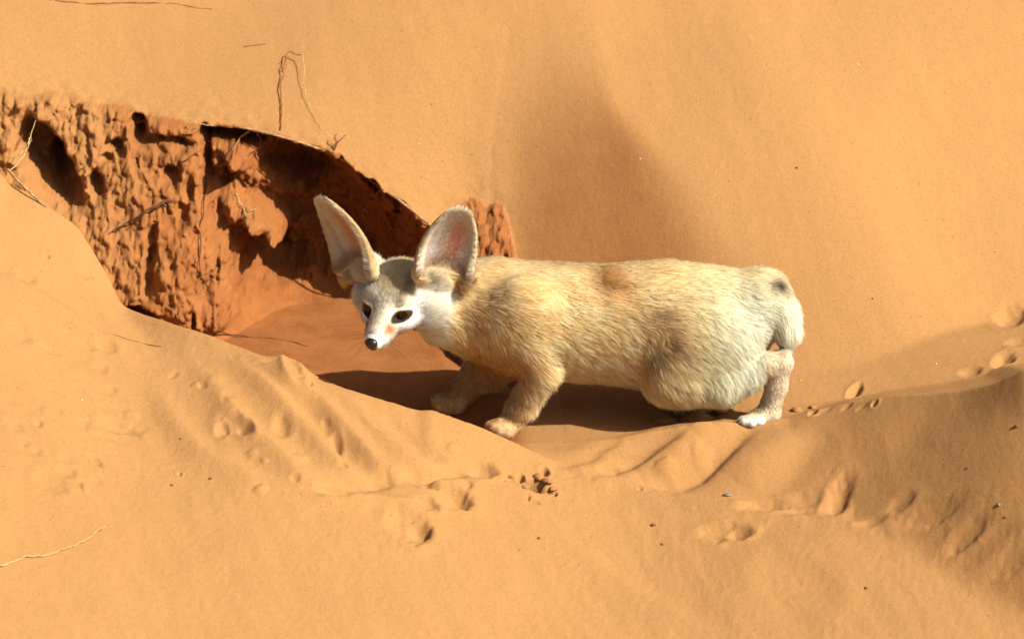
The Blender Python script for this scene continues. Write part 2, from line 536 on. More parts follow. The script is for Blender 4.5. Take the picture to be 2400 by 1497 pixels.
groove([(1900, 1320), (1870, 1400), (1850, 1480)], .03, .003, 0)
# prints and dents
for a in [(1068, 1166, 34, 34, .010, 0, .3), (1000, 1185, 26, 20, .004), (960, 1232, 46, 50, .005, 0, .5), (985, 1242, 22, 22, .006), (790, 1152, 34, 16, .005, 10), (1005, 1135, 22, 14, .005),
          (1135, 1098, 26, 20, .006), (545, 995, 26, 34, .005, 30), (520, 1008, 14, 20, .005), (575, 1010, 16, 26, .006, 30), (660, 1000, 18, 34, .0045), (270, 1000, 30, 26, .004), (320, 1005, 22, 20, .003),
          (785, 1040, 14, 28, .007), (690, 860, 16, 44, .007, 20), (725, 905, 7, 16, .005), (120, 1130, 34, 36, .0025), (250, 815, 22, 18, .004), (205, 810, 20, 14, .003), (115, 812, 26, 12, .003),
          (1690, 1246, 52, 26, .005), (1735, 1250, 22, 18, .006), (1965, 1165, 24, 44, .010, -20, .2), (1890, 1170, 40, 26, .004), (1790, 1184, 46, 22, .006, 0, .3), (1860, 1200, 40, 14, .003),
          (2190, 1195, 70, 22, .005, -20), (2110, 1180, 30, 18, .004), (2270, 1250, 44, 20, .005), (2375, 1300, 44, 26, .005, -10), (2310, 1280, 60, 16, .002), (2040, 1225, 26, 12, .003),
          (2005, 915, 12, 34, .010, -20, .2), (2350, 845, 20, 40, .010, -15, .25), (2370, 745, 34, 46, .010, -15, .25), (2275, 870, 22, 16, .005), (2390, 800, 24, 20, .004),
          (1430, 1090, 22, 14, .003), (1560, 1105, 26, 18, -.004), (1640, 1060, 22, 26, -.004), (640, 845, 26, 10, .004), (420, 1110, 5, 5, .004), (1500, 1150, 5, 5, .003),
          (60, 650, 20, 20, .003), (110, 600, 8, 8, .004), (40, 780, 30, 30, .003), (200, 640, 18, 18, .003), (1630, 975, 32, 26, -.010), (1560, 985, 26, 16, -.006)]:
    dent(*a)
for k in range(70):                                                   # small pocks over the near sand
    px, py = random.uniform(0, 1250), random.uniform(830, 1150)
    if py < np.interp(px, [0, 300, 740, 1200], [480, 760, 910, 1060]): continue
    dent(px, py, random.uniform(6, 18), random.uniform(8, 22), random.uniform(.001, .003) * random.choice((1, 1, -1)), random.uniform(0, 90), .2)
# broken hole with crumbs beside the print
for a in [(1218, 1122, 9, 16, .016), (1246, 1132, 20, 12, .018), (1275, 1105, 10, 14, .014), (1300, 1160, 5, 7, .007), (1237, 1165, 5, 8, .004), (1262, 1148, 28, 9, .010), (1250, 1176, 14, 5, .003)]:
    dent(*a[:5], 0, .12, 2.2)
# cracked crust on the right crest
for a in [(1905, 968, 10, 7, .008), (1935, 962, 18, 5, .004), (1985, 950, 12, 5, .004), (2050, 945, 7, 6, .009), (2020, 950, 14, 4, .004)]:
    dent(*a[:5], 0, .3, 2.0)
Zg = Zg + dZ
soft = (np.abs(Xg) < .7) & (Yg > -.9) & (Yg < .9)
xs_, ys_ = Xg[soft], Yg[soft]
lowr = .0016 * noise3(xs_ * 9, ys_ * 6, 0 * xs_ + 1.1) * 2 + .0011 * noise3(xs_ * 22 + 5, ys_ * 14, 0 * xs_ + 2.1) \
    + .0008 * noise3(xs_ * 55 + ys_ * 20, ys_ * 26, 0 * xs_ + 3.1) + .00030 * noise3(xs_ * 160, ys_ * 110, 0 * xs_ + 4.1) + .00018 * noise3(xs_ * 420, ys_ * 330, 0 * xs_ + 5.1)
near_rough = np.where(ys_ < LYs[np.clip(np.searchsorted(XS, xs_), 0, nX - 1)], 1.35, .75)
Zg[soft] += lowr * near_rough * open_[soft]

# colour masks: crust = cohesive darker red sand laid bare in the hollow, and shade painted on the gully face; coarse = coarser grains with shade painted in on the right dune
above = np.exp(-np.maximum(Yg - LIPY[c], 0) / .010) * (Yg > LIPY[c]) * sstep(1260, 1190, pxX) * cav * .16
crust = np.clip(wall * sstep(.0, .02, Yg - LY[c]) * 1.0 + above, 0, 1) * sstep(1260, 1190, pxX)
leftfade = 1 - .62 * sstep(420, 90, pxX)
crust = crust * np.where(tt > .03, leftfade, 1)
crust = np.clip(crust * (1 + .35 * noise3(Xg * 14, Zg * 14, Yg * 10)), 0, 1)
inR = (RY[c] - Yg > -.004) & (Zg > -.4)
Rdom = sstep(.0, .02, RY[c] + .004 - Yg) * sstep(1150, 1260, pxX)
lowv = Yg - np.interp(XS, *ctl(L_CREST, 1))[c]
coarse_shade = np.clip(Rdom * sstep(-.01, .03, lowv), 0, 1) * .16
coarse_shade = coarse_shade * np.clip(.75 + .8 * noise3(Xg * 12, Yg * 10, 0 * Xg + 6.6), 0, 1)
gl = slope_B(Xg, Yg) - Zg
gully = np.exp(-((Xg - .05) / .10) ** 2) * sstep(.42, .15, Yg) * (Yg > .0) * .55
coarse_shade = np.clip(coarse_shade, 0, 1)

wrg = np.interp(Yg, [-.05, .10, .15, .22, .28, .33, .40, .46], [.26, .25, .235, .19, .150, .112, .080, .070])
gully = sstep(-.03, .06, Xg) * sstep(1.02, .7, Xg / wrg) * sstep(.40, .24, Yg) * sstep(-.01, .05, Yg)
crust = np.maximum(crust, gully * .62 * (Yg > LIPY[c]) * np.clip(1 + .6 * noise3(Xg * 10, Yg * 10, 0 * Xg + 3.3), 0, 1.2))  # shade of the gully's averted face, painted with the red sand colour
V = np.stack([Xg, Yg, Zg], -1).reshape(-1, 3)
ii = (np.arange(nX - 1)[:, None] * nY + np.arange(nY - 1)[None, :]).ravel()
F = np.stack([ii, ii + nY, ii + nY + 1, ii + 1], 1)
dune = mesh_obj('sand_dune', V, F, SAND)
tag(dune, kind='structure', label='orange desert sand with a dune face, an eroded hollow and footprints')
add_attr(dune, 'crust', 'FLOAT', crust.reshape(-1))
add_attr(dune, 'coarse_shade', 'FLOAT', coarse_shade.reshape(-1))
P0 = np.stack([Xg, Yg, Zg], -1)
PX, PY, PW = project(P0)
# ------------------------------------------------------------------ fennec fox: one continuous body grown from a distance field
VOX = 0.00125
GX = np.arange(-.190, .285, VOX); GY = np.arange(-.115, .085, VOX); GZ = np.arange(-.122, .150, VOX)
D = np.full((len(GX), len(GY), len(GZ)), .05, np.float32)


def box(lo, hi):
    s = []
    for g, a, b in zip((GX, GY, GZ), lo, hi):
        i0, i1 = np.searchsorted(g, [a, b]); s.append(slice(max(0, i0), min(len(g), i1 + 1)))
    return tuple(s)


def coords(s):
    return GX[s[0]][:, None, None], GY[s[1]][None, :, None], GZ[s[2]][None, None, :]


def join(s, d, k, cut=False):
    a = D[s]
    if cut:
        D[s] = smax(a, -d, k)
    else:
        h = np.clip(.5 + .5 * (a - d) / k, 0, 1)
        D[s] = a * (1 - h) + d * h - k * h * (1 - h)


def cone(a, ra, b, rb, k=.008, flat=1.0):
    """Rounded cone between two points; flat<1 narrows it along world Y."""
    a = np.asarray(a, float); b = np.asarray(b, float)
    m = max(ra, rb) + .03
    s = box(np.minimum(a, b) - m, np.maximum(a, b) + m)
    X, Y, Z = coords(s)
    ab = b - a
    t = np.clip(((X - a[0]) * ab[0] + (Y - a[1]) * ab[1] + (Z - a[2]) * ab[2]) / (ab @ ab), 0, 1)
    dx, dy, dz = X - a[0] - t * ab[0], (Y - a[1] - t * ab[1]) / flat, Z - a[2] - t * ab[2]
    join(s, (np.sqrt(dx * dx + dy * dy + dz * dz) - (ra + (rb - ra) * t)) * min(1, flat), k)


def ell(c0, rad, axes=None, k=.008, cut=False):
    c0 = np.asarray(c0, float); rad = np.asarray(rad, float)
    m = rad.max() + .03
    s = box(c0 - m, c0 + m)
    X, Y, Z = coords(s)
    A = np.eye(3) if axes is None else axes
    q = [((X - c0[0]) * A[i][0] + (Y - c0[1]) * A[i][1] + (Z - c0[2]) * A[i][2]) for i in range(3)]
    k0 = np.sqrt(sum((q[i] / rad[i]) ** 2 for i in range(3)))
    k1 = np.sqrt(sum((q[i] / rad[i] ** 2) ** 2 for i in range(3))) + 1e-9
    join(s, k0 * (k0 - 1) / k1, k, cut)


# ---- trunk: px, top, bottom, half width (m), Y of the spine
TR = [(1060, 640, 780, .016, -.002), (1085, 622, 808, .027, 0), (1130, 608, 848, .039, .001), (1180, 605, 876, .044, .002), (1240, 607, 893, .047, .002),
      (1310, 611, 892, .047, .003), (1400, 616, 896, .047, .004), (1480, 610, 908, .048, .004), (1560, 603, 920, .050, .003), (1640, 613, 918, .049, .002),
      (1715, 624, 896, .046, 0), (1762, 636, 862, .040, 0), (1798, 656, 815, .031, 0), (1824, 690, 775, .018, 0), (1836, 718, 745, .006, 0)]
TR = np.array(TR, float)
tx = (TR[:, 0] - 1200) * SC
half = (TR[:, 2] - TR[:, 1]) / 2 * SC - .0035
zc = ((748.5 - (TR[:, 1] + TR[:, 2]) / 2) * SC - TR[:, 4] * sp_) / cp_
hh = np.sqrt(np.maximum(half ** 2 - (TR[:, 3] * sp_) ** 2, 1e-6)) / cp_
s = box((tx[0] - .02, -.07, -.12), (tx[-1] + .02, .07, .12))
X, Y, Z = coords(s)
xi = X[:, 0, 0]
f = lambda v: blur_on(xi, tx, v, .006)[:, None, None]
h_, w_, z_, y_ = f(hh), f(TR[:, 3]), f(zc), f(TR[:, 4])
# slightly narrower back than belly
zr = (Z - z_) / h_
w2_ = w_ * (1 - .10 * zr)
r_ = np.sqrt(zr ** 2 + ((Y - y_) / w2_) ** 2)
dd = (r_ - 1) * np.minimum(h_, w_) * .95
dd = np.maximum(dd, np.maximum(tx[0] - .004 - X, X - tx[-1] - .004))
join(s, dd, .004)

# ---- limbs
A_ = lambda px, py, y: at(px, py, y)
# shoulder blade
ell(A_(1205, 745, -.030), (.024, .017, .036), k=.012)
# near front leg
ell(A_(1225, 760, -.030), (.034, .020, .042), k=.014)
cone(A_(1240, 815, -.032), .021, A_(1268, 868, -.036), .0150, .008)
cone(A_(1264, 874, -.037), .0145, A_(1224, 955, -.041), .0105, .006)
cone(A_(1224, 955, -.041), .0105, A_(1203, 988, -.043), .0104, .006)
cone(A_(1203, 988, -.043), .0104, A_(1180, 1003, -.050), .0098, .005)
for q, (tx_, ty_, yy) in enumerate([(1160, 1004, -.056), (1172, 1011, -.060), (1190, 1014, -.060), (1150, 1000, -.050)]):
    cone(A_(1190, 1000, -.048), .008, A_(tx_, ty_, yy), .0058, .003)
# far front leg
cone(A_(1175, 820, .020), .026, A_(1138, 868, .030), .0165, .012)
cone(A_(1138, 865, .030), .0145, A_(1096, 912, .034), .0105, .010)
cone(A_(1096, 912, .034), .0105, A_(1068, 942, .034), .0115, .006)
for tx_, ty_, yy in [(1022, 940, .026), (1030, 952, .022), (1045, 960, .024), (1066, 962, .030)]:
    cone(A_(1066, 940, .034), .008, A_(tx_, ty_, yy), .0056, .003)
# near hind leg
ell(A_(1640, 824, -.030), (.045, .023, .045), k=.020)
ell(A_(1590, 872, -.034), (.030, .019, .028), k=.014)
cone(A_(1562, 892, -.037), .0180, A_(1690, 902, -.038), .0150, .010)
cone(A_(1690, 890, -.036), .019, A_(1800, 858, -.034), .0115, .010)
cone(A_(1800, 856, -.034), .0115, A_(1832, 850, -.034), .0098, .006)
cone(A_(1830, 852, -.034), .0098, A_(1820, 905, -.036), .0094, .005)
cone(A_(1820, 905, -.036), .0094, A_(1803, 966, -.040), .0092, .004)
cone(A_(1806, 968, -.040), .0095, A_(1770, 980, -.046), .0070, .004)
for tx_, ty_, yy in [(1738, 985, -.050), (1745, 989, -.056), (1762, 991, -.058), (1784, 990, -.056)]:
    cone(A_(1778, 980, -.046), .0058, A_(tx_, ty_, yy), .0040, .0025)
# far hind leg, folded under the belly
ell(A_(1640, 840, .026), (.046, .022, .044), k=.014)
cone(A_(1590, 900, .030), .016, A_(1720, 905, .030), .013, .010)
cone(A_(1728, 905, .028), .0100, A_(1660, 943, .016), .0085, .006)
cone(A_(1660, 943, .016), .0085, A_(1600, 948, .010), .0070, .005)
# tail hanging over the rump
ell(A_(1776, 702, -.004), (.025, .025, .024), k=.014)
cone(A_(1794, 694, -.004), .019, A_(1824, 724, -.012), .0135, .018)
cone(A_(1824, 724, -.012), .0135, A_(1836, 768, -.018), .0115, .008)
cone(A_(1836, 765, -.020), .0115, A_(1840, 800, -.018), .0055, .005)
# neck
cone(A_(1140, 715, 0), .041, A_(1010, 690, -.014), .026, .012)
cone(A_(1110, 774, -.006), .023, A_(1025, 756, -.026), .018, .012)

# ---- head frame: R to the fox's left (towards us), U up, F along the muzzle
def camvec(x, u, a):
    return x * np.array([1, 0, 0]) + u * UPV + a * FWD
HF = camvec(-.41, -.60, -.69); HF /= np.linalg.norm(HF)
HR = camvec(.91, -.16, -.385); HR -= HF * (HR @ HF); HR /= np.linalg.norm(HR)
HU = np.cross(HR, HF); HU *= np.sign(HU @ UPV)
HO = at(929, 694, -.030)
HAX = np.array([HR, HU, HF])
def hp(r, u, f_):
    return HO + .001 * (r * HR + u * HU + f_ * HF)
def hell(cx, rad, k=.006, cut=False):
    ell(hp(*cx), np.array(rad) * .001, HAX, k, cut)
def hcone(a, ra, b, rb, k=.005):
    cone(hp(*a), ra * .001, hp(*b), rb * .001, k)
hell((0, 4, -8), (27, 23, 27), .010)
for sg in (-1, 1):
    hell((sg * 24, -9, -4), (14, 14, 16), .009)
    hell((sg * (33 if sg > 0 else 27), -11, -7), (14, 14, 14), .010)
    if sg > 0:
        hell((38, -17, -9), (12, 13, 13), .012)
        hell((27, -20, 0), (12, 9, 13), .010)
    hell((sg * 14, 9, 13), (11, 8, 10), .007)
    hell((sg * 15, -10, 19), (12, 9, 14), .008)
hcone((0, 4, 12), 12, (0, -9, 42), 9.6, .008)
hcone((0, -8, 20), 16.5, (0, -13, 45), 11.2, .008)
hcone((0, -12, 42), 9.8, (0, -13.5, 54), 7.4, .005)
hcone((0, -18, 14), 12.5, (0, -19.5, 45), 6.4, .006)
# eye openings
EYES = [(17.5, .5, 19.5, 1), (-17.5, .5, 19.5, -1)]
for er, eu, ef, sg in EYES:
    hell((er, eu, ef - .4), (8.9, 8.6, 8.7), .004)
    ax = .30 * sg                                     # outer corner swings back and up
    a1 = HR * math.cos(ax * 2.2) - HF * math.sin(ax * 2.2)
    a1 = a1 + HU * .26 * sg; a1 /= np.linalg.norm(a1)
    a3 = HF * .8 + HR * .5 * sg; a3 -= a1 * (a3 @ a1); a3 /= np.linalg.norm(a3)
    a2 = np.cross(a3, a1)
    ell(hp(er + 1.2 * sg, eu - .3, ef + 7.8), np.array((8.0, 2.8, 5.0)) * .001, np.array([a1, a2, a3]), .0012, True)

# ---- ears
EARS = []
def ear(base, tip, n_dir, bow, wmax):
    b0, t0 = hp(*base), hp(*tip)
    axv = t0 - b0; Ln = np.linalg.norm(axv); T = axv / Ln
    Nn = HR * n_dir[0] + HU * n_dir[1] + HF * n_dir[2]; Nn -= T * (Nn @ T); Nn /= np.linalg.norm(Nn)
    S = np.cross(T, Nn)
    EARS.append((b0, T, Nn, S, Ln, wmax))
    ts = np.linspace(0, 1, 92)
    wp = np.interp(ts, [0, .10, .22, .36, .52, .68, .80, .89, .95, .985, 1], [.82, .95, 1.0, 1.0, .94, .82, .68, .53, .39, .25, .09]) * wmax
    dp = np.interp(ts, [0, .15, .4, .7, 1], [1.0, .80, .50, .34, .22])
    fm = np.interp(ts, [0, .12, .25, 1], [1.45, 1.45, 1.30, 1.15])
    for t_, w__, d_, m_ in zip(ts, wp, dp, fm):
        cc = b0 + T * Ln * t_ - Nn * bow * math.sin(math.pi * t_)
        ph = np.linspace(-m_, m_, max(5, int(2 * w__ * m_ / .0011)))
        sn = np.sin(ph) / math.sin(min(m_, math.pi / 2))
        P = cc + np.outer(sn * w__, S) + np.outer((1 - np.cos(ph)) * w__ * d_, Nn)
        rr = .0014 + .0022 * (1 - t_) ** 3
        for p in P:
            s_ = box(p - rr - .003, p + rr + .003)
            Xs, Ys, Zs = coords(s_)
            d__ = np.sqrt((Xs - p[0]) ** 2 + (Ys - p[1]) ** 2 + (Zs - p[2]) ** 2) - rr
            D[s_] = np.minimum(D[s_], d__)
ear((35, 21, -23), (63, 90, -33), (.60, 0, .78), .003, .0275)
ear((-33, 20, -13), (-66, 97, -6), (-.24, .1, .9), .004, .0240)
hell((33, 13, -21), (15, 11, 12), .012)
hell((-31, 14, -13), (14, 12, 12), .006)

# light smoothing of the field, a touch of lumpiness like lying fur
for _ in range(1):
    for ax_ in range(3):
        D = (np.roll(D, 1, ax_) + 2 * D + np.roll(D, -1, ax_)) * .25


def surface_nets(D, gx, gy, gz):
    ins = D < 0
    nx, ny, nz = D.shape
    cs = np.zeros((nx - 1, ny - 1, nz - 1), np.int8)
    for a in (0, 1):
        for b in (0, 1):
            for c_ in (0, 1):
                cs += ins[a:nx - 1 + a, b:ny - 1 + b, c_:nz - 1 + c_]
    act = np.argwhere((cs > 0) & (cs < 8))
    idx = np.full(cs.shape, -1, np.int32); idx[tuple(act.T)] = np.arange(len(act))
    acc = np.zeros((len(act), 3)); cnt = np.zeros(len(act))
    offs = [(a, b, c_) for a in (0, 1) for b in (0, 1) for c_ in (0, 1)]
    for o1 in offs:
        for ax_ in range(3):
            if o1[ax_]: continue
            o2 = list(o1); o2[ax_] = 1
            v1 = D[act[:, 0] + o1[0], act[:, 1] + o1[1], act[:, 2] + o1[2]]
            v2 = D[act[:, 0] + o2[0], act[:, 1] + o2[1], act[:, 2] + o2[2]]
            m = (v1 < 0) != (v2 < 0)
            t = np.where(m, v1 / np.where(m, v1 - v2, 1), 0)
            p = np.repeat(np.array([o1], float), len(act), 0); p[:, ax_] += t
            acc[m] += p[m]; cnt[m] += 1
    v = act + acc / cnt[:, None]
    V = np.stack([gx[0] + v[:, 0] * VOX, gy[0] + v[:, 1] * VOX, gz[0] + v[:, 2] * VOX], 1)
    Q = []
    for ax_ in range(3):
        n = [nx, ny, nz]
        a, b = (ax_ + 1) % 3, (ax_ + 2) % 3
        sl1 = [slice(1, n[i] - 1) for i in range(3)]; sl2 = list(sl1)
        sl1[ax_] = slice(0, n[ax_] - 1); sl2[ax_] = slice(1, n[ax_])
        i1, i2 = ins[tuple(sl1)], ins[tuple(sl2)]
        for flip, mm in ((False, i1 & ~i2), (True, ~i1 & i2)):
            e = np.argwhere(mm)
            off = np.ones(3, int); off[ax_] = 0
            e = e + off
            def cell(da, db):
                q = e.copy(); q[:, a] += da; q[:, b] += db
                return idx[tuple(q.T)]
            quad = np.stack([cell(-1, -1), cell(0, -1), cell(0, 0), cell(-1, 0)], 1)
            Q.append(quad[:, ::-1] if flip else quad)
    return V, np.concatenate(Q)


BV, BF = surface_nets(D, GX, GY, GZ)
# keep the largest island's neighbourhood: drop nothing, just smooth the mesh a little
def vnormals(V, F):
    n = np.cross(V[F[:, 2]] - V[F[:, 0]], V[F[:, 3]] - V[F[:, 1]])
    out = np.zeros_like(V)
    for k in range(4): np.add.at(out, F[:, k], n)
    return out / (np.linalg.norm(out, axis=1, keepdims=True) + 1e-12)
def relax(V, F, it, lam=.5):
    e = np.concatenate([F[:, [0, 1]], F[:, [1, 2]], F[:, [2, 3]], F[:, [3, 0]]])
    deg = np.bincount(e[:, 0], minlength=len(V)).astype(float)[:, None]
    for _ in range(it):
        a = np.stack([np.bincount(e[:, 0], V[e[:, 1], k], len(V)) for k in range(3)], 1) / deg
        V = V + lam * (a - V)
    return V
BV = relax(BV, BF, 2, .5)
BN = vnormals(BV, BF)


# ---- colour, fur length and fur direction as functions of the place on the body
def smoothcol(base, col, w):
    return base * (1 - w[:, None]) + np.asarray(col) * w[:, None]


def blob(V, c0, rad):
    return np.exp(-(np.linalg.norm((V - c0) / rad, axis=1)) ** 2)


ZV = {'foot': 0}
def coat(V, Nrm):
    """albedo, fur length (m), fur direction, lift"""
    px, py, _ = project(V)
    q = (V - HO) @ HAX.T * 1000                       # head frame, mm
    r, u, f_ = q.T
    n = len(V)
    x, y, z = V.T
    nz1 = noise3(x * 45, y * 45, z * 60); nz2 = noise3(x * 130, y * 130, z * 160)
    # trunk
    tan = np.array([.88, .62, .31]); cream = np.array([.97, .82, .53]); pale = np.array([.97, .90, .70]); white = np.array([.95, .93, .86])
    C = np.repeat(tan[None], n, 0)
    nz3 = noise3(x * 75 + 3, y * 75, z * 110)
    C = smoothcol(C, cream, np.clip(.38 + 1.3 * nz1 + .9 * nz2 + .9 * nz3, 0, 1) * .75)
    C = smoothcol(C, [.68, .46, .19], np.clip(nz3 * 1.6 - nz1 - .12, 0, 1) * .55 * sstep(1700, 1560, px))
    C = smoothcol(C, [.92, .76, .62], sstep(820, 880, py) * sstep(1290, 1330, px) * sstep(1520, 1480, px) * .6)
    C = smoothcol(C, cream, sstep(1480, 1720, px) * .9)
    C = smoothcol(C, pale, sstep(1620, 1760, px) * sstep(630, 740, py) * .95)
    C = smoothcol(C, [.60, .42, .20], sstep(700, 600, py) * .25 + .55 * sstep(.1, .5, nz1 * 2) * sstep(800, 640, py) * .4)
    C = smoothcol(C, pale, sstep(-.035, -.07, z) * .5 * sstep(1800, 1750, px))
    legs = sstep(-.068, -.078, z)
    C = smoothcol(C, [.74, .50, .25], legs * .75)
    hindleg = sstep(1770, 1800, px) * sstep(818, 832, py)
    C = smoothcol(C, [.82, .70, .52], hindleg * .9)
    C = smoothcol(C, [.52, .30, .18], hindleg * sstep(.15, .5, nz1 + nz2) * .55)
    C = smoothcol(C, white, sstep(985, 1008, py) * .55 * (px < 1300) * sstep(-.2, .4, nz1 + nz2))
    C = smoothcol(C, white, sstep(968, 985, py) * .8 * (px > 1600))
    # matted tufts and the dark tail spot
    for (cx, cy, rx, ry, w, col) in [(1418, 656, 46, 32, .95, (.46, .22, .06)), (1402, 648, 9, 20, .7, (.20, .10, .035)), (1425, 668, 10, 7, .6, (.24, .17, .08)), (1450, 672, 16, 9, .5, (.24, .12, .04)), (1560, 800, 44, 36, .65, (.46, .29, .11)), (1575, 812, 9, 24, .6, (.16, .08, .035)), (1545, 826, 14, 10, .7, (.12, .08, .035)), (1600, 830, 18, 8, .5, (.35, .30, .24)),
                                     (1555, 740, 44, 22, .5, (.30, .17, .06)), (1525, 850, 30, 26, .45, (.26, .13, .045)), (1150, 690, 46, 34, .4, (.25, .17, .07)), (1110, 730, 24, 60, .35, (.30, .19, .07)), (1490, 745, 60, 12, .25, (.25, .19, .12)),
                                     (1600, 700, 70, 14, .25, (.36, .30, .2)), (1814, 668, 22, 19, 1.0, (.035, .025, .015)), (1840, 682, 12, 14, .5, (.12, .08, .04)), (1340, 620, 120, 16, .3, (.28, .2, .1)), (1800, 810, 12, 20, .5, (.5, .2, .12))]:
        C = smoothcol(C, col, w * np.exp(-((px - cx) / rx) ** 2 - ((py - cy) / ry) ** 2) * (y < .01))
    # chest and throat, shade of the underside painted in brown
    C = smoothcol(C, [.58, .34, .14], sstep(1290, 1200, px) * sstep(790, 850, py) * .75 * (px > 1000))
    # head
    rr = np.linalg.norm(q * [1, 1, .72] - [0, -2, 4], axis=1)
    head = sstep(50, 40, rr)
    H = np.repeat(np.array([[.92, .85, .70]]), n, 0)
    H = smoothcol(H, [.95, .82, .60], sstep(8, 20, u) * sstep(30, 8, f_) * .75)
    H = smoothcol(H, [.62, .48, .25], sstep(12, 22, u) * np.exp(-((r - 2) / 15) ** 2) * .9)
    H = smoothcol(H, [.50, .33, .15], np.exp(-((r - 15) / 5) ** 2 - ((u - 18) / 6) ** 2) * .7)
    H = smoothcol(H, white, sstep(2, -5, u) * .95)
    H = smoothcol(H, white, sstep(20, 30, np.abs(r)) * sstep(10, -2, u) * .95)
    H = smoothcol(H, [.45, .36, .26], np.exp(-(r / 5) ** 2) * sstep(18, 34, f_) * sstep(-14, -6, u) * .5)
    for sg in (-1, 1):
        H = smoothcol(H, [.62, .24, .06], 1.0 * np.exp(-((r - sg * 12) / 8) ** 2 - ((u + 6) / 8) ** 2 - ((f_ - 41) / 7) ** 2))
        H = smoothcol(H, [.55, .32, .16], .6 * np.exp(-((r - sg * 7.5) / 2.5) ** 2 - ((u + 2) / 4) ** 2 - ((f_ - 28) / 6) ** 2))
        ed = np.sqrt(((r - sg * 18.5) / 11.2) ** 2 + ((u - .5 - .12 * (np.abs(r) - 18)) / 6.3) ** 2 + ((f_ - 27) / 15) ** 2)
        H = smoothcol(H, [.035, .02, .014], sstep(1.04, .80, ed))
        tear = np.exp(-((np.abs(r) - 10) / 2) ** 2 - ((u + 5) / 3.5) ** 2) * (f_ > 18) * (r * sg > 0)
        H = smoothcol(H, [.20, .11, .06], tear * .5)
    H = smoothcol(H, [.03, .022, .02], sstep(57, 59, f_) * .9)
    mouth = np.exp(-((u + 17.2 + .04 * (50 - f_)) / .8) ** 2) * sstep(30, 40, f_) * .6
    H = smoothcol(H, [.12, .07, .06], mouth)
    C = C * (1 - head[:, None]) + H * head[:, None]
    C = smoothcol(C, [.92, .86, .70], sstep(28, 36, r) * sstep(54, 44, r) * sstep(12, -2, u) * sstep(-34, -20, f_) * .95)
    # ears
    earm = np.zeros(n); inner = np.zeros(n); et = np.zeros(n)
    for (b0, T, Nn, S, Ln, wm) in EARS:
        d = V - b0
        t_ = d @ T / Ln; s_ = d @ S / wm; nn = d @ Nn / wm
        m = (t_ > .0) & (t_ < 1.06) & (np.abs(s_) < 1.25) & (np.abs(nn) < 1.5)
        m = m & ((t_ > .18) | (np.linalg.norm(q - [0, 4, -8], axis=1) > 27))
        wgt = np.where(m, sstep(.02, .16, t_), 0)
        facing = Nrm @ Nn
        curv = Nrm @ S * -np.sign(s_) * np.clip(np.abs(s_), 0, 1)
        inn = np.where(facing + .9 * curv > .12, 1.0, 0.0)
        shp = np.interp(np.clip(t_, 0, 1), [0, .22, .36, .6, .8, .95, 1], [.65, .92, 1, .9, .66, .33, .1])
        se = s_ / shp
        E = np.repeat(np.array([[.70, .53, .30]]), n, 0)                      # back of the ear
        Ei = np.repeat(np.array([[.94, .86, .80]]), n, 0)                     # inside: pale down
        side = np.sign(b0 @ HR - HO @ HR)
        Ei = smoothcol(Ei, [.85, .38, .27], np.exp(-((se - .28) / .42) ** 2) * sstep(.05, .3, t_) * sstep(.95, .60, t_) * .8)
        Ei = smoothcol(Ei, [.30, .17, .10], sstep(.30, .10, t_) * .8)
        Ei = smoothcol(Ei, [.55, .38, .30], np.exp(-((se + .75) / .12) ** 2) * .5 * sstep(.9, .6, t_))
        rim_ = sstep(.84, .97, np.abs(se)) * sstep(.1, .25, t_) + sstep(.93, .99, t_)
        Ei = smoothcol(Ei, [.90, .80, .60], np.clip(rim_, 0, 1) * .9)
        E = E * (1 - inn[:, None]) + Ei * inn[:, None]
        C = C * (1 - wgt[:, None]) + E * wgt[:, None]
        earm = np.maximum(earm, wgt); inner = np.maximum(inner, wgt * inn); et = np.where(wgt > .1, t_, et)
    # fur length
    Ln_ = np.full(n, .0092)
    Ln_ = np.where(z < -.02, .0112, Ln_)
    Ln_ *= 1 + .35 * nz2
    Ln_ = Ln_ * (1 - legs) + np.where(px < 1360, .0036, .0070) * legs
    Ln_ = Ln_ * (1 - hindleg) + .0028 * hindleg
    Ln_ = np.where((py > 930) & (px < 1110) & (z < -.075), .0022, Ln_)
    Ln_ = np.where((py > 985) | ((py > 960) & (px > 1700)), .0020, Ln_)
    tailm = .8 * sstep(690, 760, py) * sstep(1780, 1840, px) * sstep(828, 812, py)
    Ln_ = Ln_ * (1 - tailm) + .016 * tailm
    hl = .0050 * np.ones(n) + .0075 * sstep(22, 34, np.abs(r)) + .005 * sstep(-4, -18, f_) - .0032 * sstep(20, 40, f_)
    ed_all = np.minimum(*[np.sqrt(((r - sg * 18.5) / 12.4) ** 2 + ((u - .5) / 7.2) ** 2 + ((f_ - 27) / 15) ** 2) for sg in (-1, 1)])
    hl = hl * sstep(.95, 1.25, ed_all)
    hl = np.where(f_ > 54, 0, hl)
    hl = np.where(f_ > 42, np.minimum(hl, .0016), hl)
    Ln_ = Ln_ * (1 - head) + hl * head
    Ln_ = np.where(earm > .3, np.where(inner > .5, .0062, .0034) * (1 - .3 * et), Ln_)
    # fur direction: towards the tail and down, then down the legs; backwards over the head; outwards on the ears
    d = np.zeros((n, 3))
    d[:, 0] = 1.0; d[:, 2] = -.30 - 1.3 * sstep(.03, -.08, z); d[:, 1] = 0
    rumpd = sstep(1640, 1800, px)
    d[:, 2] -= .2 * rumpd
    chest = sstep(1300, 1080, px) * sstep(700, 820, py)
    d[:, 2] -= 1.2 * chest; d[:, 0] -= .2 * chest
    d = d * (1 - legs[:, None]) + np.array([-.25, 0, -1]) * legs[:, None]
    d = d * (1 - tailm[:, None]) + np.array([.15, -.1, -1.0]) * tailm[:, None]
